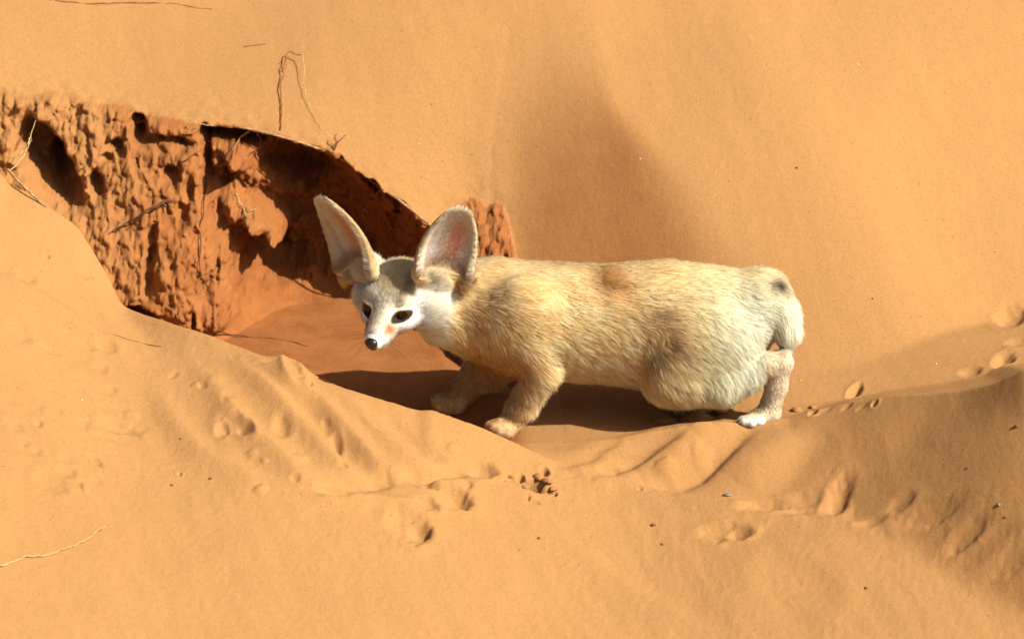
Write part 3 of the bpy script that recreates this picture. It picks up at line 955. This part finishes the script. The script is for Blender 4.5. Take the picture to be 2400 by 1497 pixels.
    hd = -HF[None] * 1.0 + HU[None] * .30 * np.ones((n, 1)) + HR[None] * (r * .016)[:, None]
    hd = hd + HU[None] * (-.9 * sstep(-4, -16, u) * sstep(10, -10, f_))[:, None] + HR[None] * (.6 * np.sign(r) * sstep(18, 30, np.abs(r)))[:, None]
    d = d * (1 - head[:, None]) + hd * head[:, None]
    for (b0, T, Nn, S, Ln, wm) in EARS:
        dd_ = V - b0
        t_ = dd_ @ T / Ln; s_ = dd_ @ S / wm
        m = (t_ > .05) & (t_ < 1.06) & (np.abs(s_) < 1.2) & (earm > .3)
        dv = T[None] * .8 + S[None] * (np.where(inner > .5, -.9 * np.sign(s_) * (np.abs(s_) > .5), .2 * s_))[:, None]
        d = np.where(m[:, None], dv, d)
    sw = np.stack([noise3(x * 32 + 7, y * 32, z * 32), noise3(x * 32, y * 32 + 9, z * 32), noise3(x * 32, y * 32, z * 32 + 5)], 1)
    d = d / np.linalg.norm(d, axis=1, keepdims=True) + sw * (.62 * (1 - head) * (1 - earm))[:, None]
    for (cx, cy, rad) in [(1425, 655, 34), (1560, 800, 40)]:       # whorls
        w = np.exp(-((px - cx) ** 2 + (py - cy) ** 2) / rad ** 2) * .8
        ang = np.arctan2(-(py - cy), px - cx) + 1.2
        d = d + w[:, None] * (np.cos(ang)[:, None] * np.array([1, 0, 0]) + np.sin(ang)[:, None] * UPV)
    lift = .24 + .10 * nz2 + .10 * sstep(.02, -.06, z) * (1 - head)
    lift = np.where(earm > .3, .30, lift)
    lift = lift * (1 - head) + .20 * head
    return np.clip(C, .01, .9), np.maximum(Ln_, 0), d, lift, earm, head


def fur_material(name, hair):
    m = bpy.data.materials.new(name); m.use_nodes = True
    t = m.node_tree; N, L = t.nodes.new, t.links.new
    t.nodes.clear()
    out = N('ShaderNodeOutputMaterial')
    col = N('ShaderNodeAttribute'); col.attribute_name = 'coat'
    if not hair:
        b = N('ShaderNodeBsdfPrincipled'); L(col.outputs['Color'], b.inputs['Base Color'])
        b.inputs['Roughness'].default_value = .8; b.inputs['Specular IOR Level'].default_value = .15
        L(b.outputs[0], out.inputs[0])
        return m
    nrm = N('ShaderNodeAttribute'); nrm.attribute_name = 'skin_normal'
    d1 = N('ShaderNodeBsdfDiffuse'); L(col.outputs['Color'], d1.inputs[0]); L(nrm.outputs['Vector'], d1.inputs['Normal'])
    h = N('ShaderNodeBsdfHairPrincipled'); h.parametrization = 'COLOR'
    L(col.outputs['Color'], h.inputs['Color'])
    h.inputs['Roughness'].default_value = .45; h.inputs['Radial Roughness'].default_value = .35
    tr = N('ShaderNodeBsdfTranslucent'); L(col.outputs['Color'], tr.inputs[0]); L(nrm.outputs['Vector'], tr.inputs['Normal'])
    m0 = N('ShaderNodeMixShader'); m0.inputs[0].default_value = .26; L(d1.outputs[0], m0.inputs[1]); L(tr.outputs[0], m0.inputs[2])
    mx = N('ShaderNodeMixShader'); mx.inputs[0].default_value = .05
    L(m0.outputs[0], mx.inputs[1]); L(h.outputs[0], mx.inputs[2])
    L(mx.outputs[0], out.inputs[0])
    return m


fox = bpy.data.objects.new('fennec_fox', None)
fox_base = at(1480, 1000, -.01)
fox.location = (float(fox_base[0]), float(fox_base[1]), -.105)
COL.objects.link(fox)
tag(fox, label='cream coloured fennec fox with huge ears creeping past the hollow in the sand', cat='fox')
FOXL = np.array(fox.location)


def fox_part(name, V, F, mat):
    return mesh_obj(name, V - FOXL, F, mat, fox)


C0, L0, D0, T0, E0, H0 = coat(BV, BN)
body = fox_part('body', BV, BF, fur_material('fox_skin', False))
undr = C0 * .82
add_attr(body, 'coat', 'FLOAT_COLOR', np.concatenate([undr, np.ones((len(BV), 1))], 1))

# ---- fur
tri = np.concatenate([BF[:, [0, 1, 2]], BF[:, [0, 2, 3]]])
ta, tb, tc_ = BV[tri[:, 0]], BV[tri[:, 1]], BV[tri[:, 2]]
area = np.linalg.norm(np.cross(tb - ta, tc_ - ta), axis=1) / 2
fine = (H0 + E0)[tri[:, 0]]
wgt = area * (1 + 1.3 * np.clip(fine, 0, 1)) * np.where(BN[tri[:, 0]] @ -FWD < -.35, .45, 1.0) * (L0[tri[:, 0]] > .0006)
NH = 360000
pick = np.searchsorted(np.cumsum(wgt) / wgt.sum(), rng.random(NH))
pick = np.clip(pick, 0, len(tri) - 1)
a_, b_ = rng.random(NH), rng.random(NH)
fl = a_ + b_ > 1; a_[fl] = 1 - a_[fl]; b_[fl] = 1 - b_[fl]
def bary(A):
    return A[tri[pick, 0]] * (1 - a_ - b_)[:, None] + A[tri[pick, 1]] * a_[:, None] + A[tri[pick, 2]] * b_[:, None]
root = bary(BV); hn = bary(BN); hn /= np.linalg.norm(hn, axis=1, keepdims=True)
hc, hlen, hd_, hlift, hear, hhead = coat(root, hn)
dt = hd_ - hn * np.sum(hd_ * hn, 1, keepdims=True)
dt /= np.linalg.norm(dt, axis=1, keepdims=True) + 1e-9
jit = rng.normal(size=(NH, 3)) * .16
hlen = hlen * rng.uniform(.65, 1.15, NH)
dirn = dt * np.cos(hlift)[:, None] + hn * np.sin(hlift)[:, None] + jit
dirn /= np.linalg.norm(dirn, axis=1, keepdims=True)
K = 5
tt_ = np.linspace(0, 1, K)
pts = np.empty((NH, K, 3))
for k in range(K):
    t = tt_[k]
    pts[:, k] = root + (dirn * t + hn * (.30 * t * (1 - t)) + dt * (.25 * t * t) - hn * (.10 * t * t)) * hlen[:, None]
# clumps
from mathutils.kdtree import KDTree
nc = 45000
cid = rng.choice(NH, nc, replace=False)
kd = KDTree(nc)
for i_, j_ in enumerate(cid): kd.insert(root[j_], i_)
kd.balance()
near = np.array([kd.find(p)[1] for p in root])
ctip = pts[cid[near]]
cl = (.30 * (1 - .6 * np.clip(hhead + hear, 0, 1)))[:, None, None] * (tt_ ** 1.3)[None, :, None]
okc = (np.linalg.norm(ctip[:, 0] - root, axis=1) < .006)[:, None, None]
pts = pts * (1 - cl * okc) + ctip * cl * okc
ok = hlen > .0006
pts, hc, hn, hlen, root, near = pts[ok], hc[ok], hn[ok], hlen[ok], root[ok], near[ok]
hhead, hear = hhead[ok], hear[ok]
NHk = len(pts)
cvar = rng.normal(0, .08, nc)[near] + rng.normal(0, .15, NHk)
hc2 = hc * (1 + cvar)[:, None]
dark = (rng.random(NHk) < .05) & (hhead < .4) & (hear < .3)
hc2[dark] *= .5
hcv = bpy.data.hair_curves.new('fur')
hcv.add_curves([K] * NHk)
hcv.attributes['position'].data.foreach_set('vector', (pts - FOXL).astype(np.float32).ravel())
ra = hcv.attributes.get('radius') or hcv.attributes.new('radius', 'FLOAT', 'POINT')
shape = np.array([1.0, .95, .8, .55, .12])
rad = .000115 * np.repeat(np.where((hhead > .5) | (hear > .3), .75, 1.0)[:, None], K, 1) * shape
ra.data.foreach_set('value', rad.astype(np.float32).ravel())
ca = hcv.attributes.new('coat', 'FLOAT_COLOR', 'POINT')
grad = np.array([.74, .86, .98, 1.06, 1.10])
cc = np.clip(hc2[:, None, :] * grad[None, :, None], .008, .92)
cc = np.concatenate([cc, np.ones((NHk, K, 1))], 2)
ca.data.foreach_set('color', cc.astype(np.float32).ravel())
na = hcv.attributes.new('skin_normal', 'FLOAT_VECTOR', 'POINT')
tang = pts[:, -1] - pts[:, 0]; tang /= np.linalg.norm(tang, axis=1, keepdims=True) + 1e-9
hn2 = hn + rng.normal(0, .08, (NHk, 3)) + rng.normal(0, .10, (nc, 3))[near]
hn2 /= np.linalg.norm(hn2, axis=1, keepdims=True)
na.data.foreach_set('vector', np.repeat(hn2[:, None, :], K, 1).astype(np.float32).ravel())
hcv.materials.append(fur_material('fox_fur', True))
fur = bpy.data.objects.new('fur', hcv)
fur['kind'] = 'stuff'
COL.objects.link(fur); fur.parent = fox


# ---- eyes, nose, whiskers
def sphere_mesh(nu=32, nv=20):
    V = [(0, 0, 1)]
    for j in range(1, nv):
        th = math.pi * j / nv
        for i in range(nu):
            ph = 2 * math.pi * i / nu
            V.append((math.sin(th) * math.cos(ph), math.sin(th) * math.sin(ph), math.cos(th)))
    V.append((0, 0, -1))
    F = []
    for i in range(nu):
        F.append((0, 1 + i, 1 + (i + 1) % nu, 0))
    for j in range(nv - 2):
        for i in range(nu):
            a = 1 + j * nu; b = a + nu
            F.append((a + i, b + i, b + (i + 1) % nu, a + (i + 1) % nu))
    b = 1 + (nv - 2) * nu
    T = [f[:3] for f in F[:nu]] + [(b + i, len(V) - 1, b + (i + 1) % nu) for i in range(nu)]
    quads = F[nu:]
    tris = T + [(q[0], q[1], q[2]) for q in quads] + [(q[0], q[2], q[3]) for q in quads]
    return np.array(V), np.array(tris)


SV, SF = sphere_mesh()
me_, te_, be_ = new_mat('eye_iris', .12)
be_.inputs['Specular IOR Level'].default_value = .35
be_.inputs['Coat Weight'].default_value = .0; be_.inputs['Coat Roughness'].default_value = .03
tc = te_.nodes.new('ShaderNodeTexCoord'); sx = te_.nodes.new('ShaderNodeSeparateXYZ'); te_.links.new(tc.outputs['Object'], sx.inputs[0])
mr = te_.nodes.new('ShaderNodeValToRGB')
mp = te_.nodes.new('ShaderNodeMapRange'); mp.inputs['From Min'].default_value = .0080 * .5; mp.inputs['From Max'].default_value = .0080
te_.links.new(sx.outputs['Z'], mp.inputs[0]); te_.links.new(mp.outputs[0], mr.inputs[0])
el = mr.color_ramp.elements
el[0].position = .25; el[0].color = (.02, .012, .009, 1); el[1].position = 1; el[1].color = (.006, .004, .003, 1)
for p_, c_ in ((.32, (.05, .025, .008, 1)), (.45, (.060, .028, .008, 1)), (.78, (.045, .022, .006, 1)), (.86, (.006, .004, .003, 1))):
    e_ = el.new(p_); e_.color = c_
te_.links.new(mr.outputs[0], be_.inputs['Base Color'])
for er, eu, ef, sg in EYES:
    eye = mesh_obj('eye', SV * .0080, SF, me_, fox)
    look = HF * .80 + HR * .36 * sg + HU * -.02
    look = look + (-FWD) * .35; look /= np.linalg.norm(look)
    eye.location = Vector(hp(er, eu, ef - .2) - FOXL)
    eye.rotation_euler = Vector(look).to_track_quat('Z', 'Y').to_euler()
mn_, tn_, bn_ = new_mat('nose_leather', .35)
bn_.inputs['Base Color'].default_value = (.012, .010, .010, 1); bn_.inputs['Specular IOR Level'].default_value = .5
nv = SV.copy()
nv[:, 0] *= 6.3 * (1 + .12 * nv[:, 1]); nv[:, 1] *= 5.4; nv[:, 2] *= 5.0
for sg in (-1, 1):
    dn = np.exp(-((nv[:, 0] - sg * 3.6) / 1.3) ** 2 - ((nv[:, 1] + .6) / 1.2) ** 2) * (nv[:, 2] > 0)
    nv[:, 2] -= 1.4 * dn
NV = HO + .001 * ((nv[:, [0]]) * HR + (nv[:, [1]] - 11.2) * HU + (nv[:, [2]] + 58.5) * HF)
fox_part('nose', NV, SF, mn_)


def tube(P, R, sides=6):
    """Tapered tube through points."""
    P = np.asarray(P, float); n = len(P)
    R = np.broadcast_to(np.asarray(R, float), (n,))
    T = np.gradient(P, axis=0); T /= np.linalg.norm(T, axis=1, keepdims=True) + 1e-12
    ref = np.array([0, 0, 1.0]) if abs(T[0][2]) < .8 else np.array([1.0, 0, 0])
    V = []
    for i in range(n):
        a = np.cross(T[i], ref); a /= np.linalg.norm(a) + 1e-12; b = np.cross(T[i], a)
        ref = np.cross(a, T[i])
        for k in range(sides):
            ang = 2 * math.pi * k / sides
            V.append(P[i] + R[i] * (math.cos(ang) * a + math.sin(ang) * b))
    F = [(i * sides + k, i * sides + (k + 1) % sides, (i + 1) * sides + (k + 1) % sides, (i + 1) * sides + k) for i in range(n - 1) for k in range(sides)]
    return np.array(V), np.array(F)


mw_, _, bw_ = new_mat('whisker', .5)
bw_.inputs['Base Color'].default_value = (.05, .03, .02, 1)
for sg in (-1, 1):
    for k in range(6):
        a = hp(sg * (6 + .4 * k), -13 - 1.2 * (k % 3), 47 - 2.2 * (k // 2))
        dv = HR * sg * (.85 - .1 * (k % 3)) + HF * (.15 - .12 * (k // 2)) - HU * (.18 + .25 * (k % 3))
        dv /= np.linalg.norm(dv)
        Lw = .030 + .004 * (k % 3)
        P = [a + dv * Lw * t - HU * .008 * t * t - HF * .010 * t * t for t in np.linspace(0, 1, 9)]
        v, f = tube(P, np.linspace(.00016, .00004, 9), 4)
        fox_part('whisker', v, f, mw_)
mc_, _, bc_ = new_mat('claw', .4)
bc_.inputs['Base Color'].default_value = (.25, .17, .12, 1)
for tx_, ty_, yy in [(1738, 985, -.050), (1745, 989, -.056), (1762, 991, -.058), (1160, 1004, -.056), (1172, 1011, -.060), (1022, 940, .026), (1030, 952, .022), (1045, 960, .024)]:
    a = A_(tx_, ty_, yy)
    P = [a + np.array([-.0045, -.001, .0005]) * s for s in (.6, 1, 1.4)] 
    P[2][2] -= .0014
    v, f = tube(P, [.0013, .0010, .0003], 6)
    fox_part('claw', v, f, mc_)
# ------------------------------------------------------------------ dry roots, twigs, straw, pebbles and clods lying about
# (the fox is not in the table below: 'seen' looks up the sand only)
def wood(name, c0, c1, rough=.8):
    m, t, b = new_mat(name, rough)
    n = t.nodes.new('ShaderNodeTexNoise'); n.inputs['Scale'].default_value = 420; n.inputs['Detail'].default_value = 3
    tc = t.nodes.new('ShaderNodeTexCoord'); t.links.new(tc.outputs['Object'], n.inputs['Vector'])
    r = t.nodes.new('ShaderNodeValToRGB'); r.color_ramp.elements[0].position = .35; r.color_ramp.elements[1].position = .65
    r.color_ramp.elements[0].color = (*c0, 1); r.color_ramp.elements[1].color = (*c1, 1)
    t.links.new(n.outputs[0], r.inputs[0]); t.links.new(r.outputs[0], b.inputs['Base Color'])
    return m


DARKW = wood('dark_bark', (.06, .022, .010), (.14, .055, .022))
BROWNW = wood('brown_root', (.20, .11, .045), (.44, .28, .13))
PALEW = wood('pale_straw', (.34, .24, .10), (.50, .38, .19))
REDW = wood('red_stalk', (.13, .035, .015), (.24, .08, .03))


def smooth_path(P, n):
    P = np.asarray(P, float)
    s = np.concatenate([[0], np.cumsum(np.linalg.norm(np.diff(P, axis=0), axis=1))]); s /= s[-1]
    t = np.linspace(0, 1, n)
    Q = np.stack([np.interp(t, s, P[:, i]) for i in range(3)], 1)
    for _ in range(max(1, n // 24)):
        Q[1:-1] = .25 * Q[:-2] + .5 * Q[1:-1] + .25 * Q[2:]
    return Q


def sprig(name, label, cat, pts, r0, r1, mat, lift=.0012, kink=.0006, n=None, branches=(), group=None, knots=0.0, depths=None):
    """Twig through photograph pixels lying on the sand. pts: (px, py[, extra lift])."""
    def path(pts, n, lift):
        P = []
        for qi, q in enumerate(pts):
            p = seen(q[0], q[1], 2.5).copy()
            if depths is not None:
                p = at(q[0], q[1], np.interp(qi / max(1, len(pts) - 1), np.linspace(0, 1, len(depths)), depths))
            ex = q[2] if len(q) > 2 else 0
            v = CAM - p; v /= np.linalg.norm(v)
            p = p + v * (lift + ex)
            P.append(p)
        P = smooth_path(P, n)
        ph = random.uniform(0, 99)
        tt = np.linspace(0, 1, n) * n / 5
        for a_, f1 in ((0, 0), (1, 40), (2, 80)):
            P[1:-1, a_] += (kink * 2.2 * noise3(tt + ph + f1, 0 * tt + .5, 0 * tt + .3))[1:-1]
        return P
    n = n or max(8, len(pts) * 10)
    P = path(pts, n, lift)
    base = P[0].copy()
    rr = np.linspace(r0, r1, n) * (1 + knots * np.maximum(0, noise3(np.arange(n) * .45, np.zeros(n) + .2, np.zeros(n) + .7)) * 3)
    v, f = tube(P - base, rr, 6)
    o = mesh_obj(name, v, f, mat)
    o.location = Vector(base)
    tag(o, label, cat, group)
    for bp, b0, b1 in branches:
        Q = path(bp, max(6, len(bp) * 7), lift)
        v, f = tube(Q - base, np.linspace(b0, b1, len(Q)), 5)
        mesh_obj('side_shoot', v, f, mat, o)
    return o


sprig('root', 'long dry brown root lying along the upper rim of the eroded hollow', 'root',
      [(436, 300, .002), (480, 294, .003), (560, 297, .004), (610, 308, .004), (650, 320, .004), (700, 334, .004), (745, 345, .004), (790, 366, .005), (840, 398, .005), (880, 430, .005), (925, 462, .005), (965, 492, .006), (1000, 520, .005), (1022, 540, .0)],
        .0010, .0013, BROWNW, .0012, .0010, 110, knots=.4,
      branches=[([(590, 304, .005), (560, 322, .010), (545, 350, .012)], .0011, .0003), ([(600, 306, .004), (612, 330, .006), (604, 352, .006)], .0005, .0002),
                ([(900, 446, .006), (868, 458, .010), (846, 480, .010)], .0005, .0002), ([(655, 322, .004), (640, 350, .006)], .0004, .0002), ([(500, 296, .003), (470, 290, .003), (440, 306, .003)], .0006, .0003)])
sprig('stalk', 'thin dark crooked stalk bending over at the top of the bare slope above the hollow', 'stalk',
      [(657, 306, 0), (661, 250, .002), (656, 215, .003), (663, 170, .004), (668, 138, .005), (676, 120, .006), (690, 128, .008), (708, 129, .010)], .0006, .0004, REDW, .0008, .0012, 70, knots=.5,
      branches=[([(661, 165, .004), (668, 160, .004), (672, 152, .005)], .0005, .0002), ([(660, 145, .004), (667, 140, .004)], .0004, .0002)])
sprig('stalk', 'pale hair-thin straw standing next to the dark crooked stalk', 'straw',
      [(708, 128, .010), (714, 160, .008), (712, 195, .006), (722, 235, .004), (738, 270, .002), (752, 305, 0)], .0004, .00015, PALEW, .0008, .0009, 50)
sprig('twig', 'little forked dark twig poking out just above the long root', 'twig',
      [(784, 352, 0), (790, 335, .006), (782, 322, .010), (788, 314, .012)], .0011, .0004, REDW, .0006, .0006, 16,
      branches=[([(790, 336, .006), (802, 325, .010), (812, 316, .013)], .0008, .0003), ([(788, 345, .003), (776, 338, .006)], .0006, .0003)])
sprig('twig', 'long faint reddish twig lying along the very top left of the slope', 'twig',
      [(96, -4), (150, 6), (210, 10), (290, 6), (350, 8), (420, 9), (460, 19), (497, 22)], .0007, .0004, REDW, .0004, .0008, 70)
sprig('twig', 'short thin grey twig lying on the slope left of the crooked stalk', 'twig',
      [(572, 110), (598, 106), (624, 103)], .0006, .0002, REDW, .0004, .0003, 14)
sprig('twig', 'dark branching twig leaning across the middle of the crumbling bank', 'twig',
      [(262, 545, .004), (300, 520, .006), (336, 498, .008), (370, 482, .008), (392, 468, .006), (404, 472, .004)], .0005, .0016, DARKW, .001, .0010, 46, knots=.4,
      branches=[([(335, 500, .007), (330, 512, .008), (318, 518, .008)], .0007, .0003), ([(392, 470, .006), (398, 492, .007)], .0008, .0003), ([(384, 474, .006), (408, 484, .008)], .0007, .0003)])
sprig('twig', 'thin dark twig pointing up from the bank towards the deep shade', 'twig',
      [(412, 392, .003), (440, 372, .007), (478, 350, .010)], .0009, .0003, DARKW, .001, .0006, 24, branches=[([(425, 382, .004), (424, 362, .006), (426, 350, .006)], .0005, .0002)])
sprig('twig', 'tiny dark twig stuck in the left part of the bank', 'twig',
      [(178, 403, .002), (195, 392, .004), (207, 384, .005)], .0006, .0002, DARKW, .001, .0004, 12)
sprig('root', 'pale cream root curling in front of the dark hole at the far left', 'root',
      [(22, 402, .006), (48, 376, .012), (64, 350, .014), (72, 320, .014), (84, 282, .010)], .0008, .0003, PALEW, .001, .0009, 44, depths=(.185, .200, .215, .225),
      branches=[([(66, 345, .014), (74, 328, .016), (70, 312, .016)], .0004, .0002)])
sprig('root', 'second pale root crossing low over the dark hole at the far left', 'root',
      [(28, 384, .006), (45, 362, .012), (62, 342, .014), (68, 322, .012)], .0006, .0003, PALEW, .001, .0008, 30, depths=(.182, .195, .21))
sprig('root', 'long straight tan root slanting down through the dark hole at the far left', 'root',
      [(18, 398, .012), (45, 428, .018), (78, 458, .018), (108, 486, .014), (134, 512, .006)], .0013, .0010, BROWNW, .001, .0005, 50, depths=(.185, .175, .165, .155))
sprig('twig', 'thin reddish twig hanging beside the pale roots at the far left', 'twig',
      [(38, 352, .004), (52, 325, .006), (64, 288, .006)], .0005, .0003, REDW, .001, .0006, 24)
sprig('root', 'thin dark strand standing in for a shadow line down the bank past the edge of the shade', 'root',  # cast shadow line modelled as a dark strand
      [(482, 400, .002), (480, 450, .003), (474, 520, .003), (470, 590, .003), (470, 640, .003), (486, 680, .003), (500, 720, .003), (502, 770, .002)], .0007, .0005, DARKW, .0006, .0014, 70)
sprig('root', 'thin dark strand standing in for a shadow line over the floor of the hollow', 'root',  # same shadow line, carried on over the floor as a strand
      [(500, 776, .0), (540, 784, 0), (600, 791, 0), (650, 794, 0), (690, 802, 0), (720, 812, 0)], .0006, .0007, DARKW, .0006, .0008, 50)
sprig('root', 'ragged pale rootlets bunched on the sunlit block inside the hollow', 'root',
      [(556, 455, .004), (566, 480, .006), (576, 505, .006), (570, 530, .005)], .0006, .0003, PALEW, .001, .0012, 34,
      branches=[([(568, 478, .006), (588, 492, .007), (600, 488, .007)], .0005, .0002), ([(575, 505, .006), (592, 512, .007)], .0005, .0002), ([(572, 520, .005), (560, 526, .006)], .0004, .0002)])
sprig('root', 'tiny pale curled root beneath the rim beside the fox', 'root', [(862, 500, .004), (852, 488, .006), (850, 505, .006), (856, 512, .005)], .0004, .0002, PALEW, .001, .0004, 16)
sprig('straw', 'pale yellow wavy straw lying on the sand at the bottom left', 'straw',
      [(-10, 1328), (40, 1312), (60, 1303, .001), (100, 1302), (140, 1289), (180, 1274), (205, 1262), (225, 1247, .002), (246, 1232, .006)], .0007, .0004, PALEW, .0022, .0008, 90)
sprig('twig', 'faint dark twig lying on the near dune left of the fox', 'twig',
      [(265, 783), (300, 794), (340, 806), (378, 813)], .0004, .0003, DARKW, .0003, .0004, 24)
sprig('twig', 'small dark stick lying on the sand behind the throat of the fox', 'twig',
      [(1022, 806), (1034, 798), (1044, 793)], .0009, .0005, DARKW, .0006, .0003, 10)

PEB = []
PEBM = wood('dark_grain', (.10, .035, .015), (.20, .08, .035))
GREYM = wood('grey_stone', (.12, .09, .065), (.25, .20, .15))
PALEM = wood('pale_grain', (.65, .58, .48), (.8, .76, .68))


def stone(name, label, px, py, r, mat, cat='pebble', group=None, seed=0, squash=.65):
    rg = np.random.default_rng(seed)
    V, Fc = sphere_mesh(12, 8)
    nn = 1 + .5 * noise3(V[:, 0] * 1.1 + seed * 3.7, V[:, 1] * 1.1, V[:, 2] * 1.1) + .25 * noise3(V[:, 0] * 2.6 + seed, V[:, 1] * 2.6, V[:, 2] * 2.6)
    V = V * nn[:, None] * r * np.array([1.15, .85, squash])
    a = rg.uniform(0, 6.28)
    V = np.stack([V[:, 0] * math.cos(a) - V[:, 1] * math.sin(a), V[:, 0] * math.sin(a) + V[:, 1] * math.cos(a), V[:, 2]], 1)
    p = seen(px, py, 2.5)
    o = mesh_obj(name, V, Fc, mat)
    o.location = Vector((p[0], p[1], p[2] + r * .25))
    tag(o, label, cat, group)
    return o


stone('pebble', 'small grey pebble in the valley where the two near dunes meet', 1705, 1161, .0032, GREYM, seed=1)
stone('pebble', 'small pale-grey pebble near the right edge of the right-hand dune', 2341, 1183, .0020, GREYM, seed=2)
stone('pebble', 'dark crumb on the right-hand dune close to the right edge', 2382, 1001, .0024, PEBM, seed=3)
stone('pebble', 'dark flat crumb lying on the sand below the valley', 1530, 1230, .0022, PEBM, seed=4)
for k, (px, py, s, lab) in enumerate([(402, 1137, .0015, 'tiny dark grain, left one of two on the near dune'), (494, 1122, .0016, 'tiny dark grain, right one of two on the near dune'),
                                 (1263, 1262, .0016, 'tiny dark grain on the sand below the broken hole'), (1553, 1275, .0014, 'tiny dark grain left of the two low-centre footprints'),
                                 (2030, 1377, .0016, 'tiny dark grain near the bottom edge at the right'), (2268, 1097, .0013, 'tiny dark grain midway up the right-hand dune'),
                                 (1868, 393, .0014, 'tiny dark grain on the bright slope above the rump of the fox'), (2045, 700, .0011, 'tiny dark grain on the slope right of the tail'),
                                 (423, 1028, .0012, 'tiny dark grain above the pair of grains on the near dune'), (2355, 1211, .0014, 'tiny dark grain below the pale-grey pebble at the right')]):
    stone('grain', lab, px, py, s, PEBM, 'grain', 'tiny dark grains on the open sand', seed=10 + k)
for k, (px, py, lab) in enumerate([(193, 937, 'tiny bright grain glinting on the near dune at the left'), (1500, 373, 'tiny bright grain in the shaded gully above the fox'),
                                   (1876, 892, 'tiny bright grain just right of the hind leg'), (2195, 853, 'tiny bright grain just above the crest at the right'),
                                   (983, 339, 'tiny bright grain on the slope above the near ear'), (2012, 152, 'tiny bright grain high on the slope at the upper right')]):
    stone('grain', lab, px, py, .0007, PALEM, 'grain', 'tiny bright grains on the open sand', seed=40 + k)
CLOD = SAND
for k, (px, py, s, lab) in enumerate([(1262, 1120, .0052, 'lump of crusted sand at the left lip of the broken hole below the fox'), (1283, 1130, .0060, 'larger lump of crusted sand right of the broken hole below the fox'),
                                      (1296, 1146, .0040, 'flat crust flake below the larger lump by the broken hole'), (1232, 1142, .0038, 'small crust lump on the left edge of the broken hole'),
                                      (1276, 1160, .0034, 'small crust lump beneath the broken hole'), (1198, 1118, .0028, 'sand crumb a little left of the broken hole'),
                                      (1905, 955, .0036, 'sand crumb on the crest just behind the hind foot'), (1690, 968, .0060, 'soft sand clod by the inner side of the hind foot'), (1868, 962, .005, 'soft sand clod right behind the hind foot')]):
    o = stone('sand_clod', lab, px, py, s, CLOD, 'clod', seed=60 + k, squash=.5)
    add_attr(o, 'crust', 'FLOAT', np.full(len(o.data.vertices), .25))
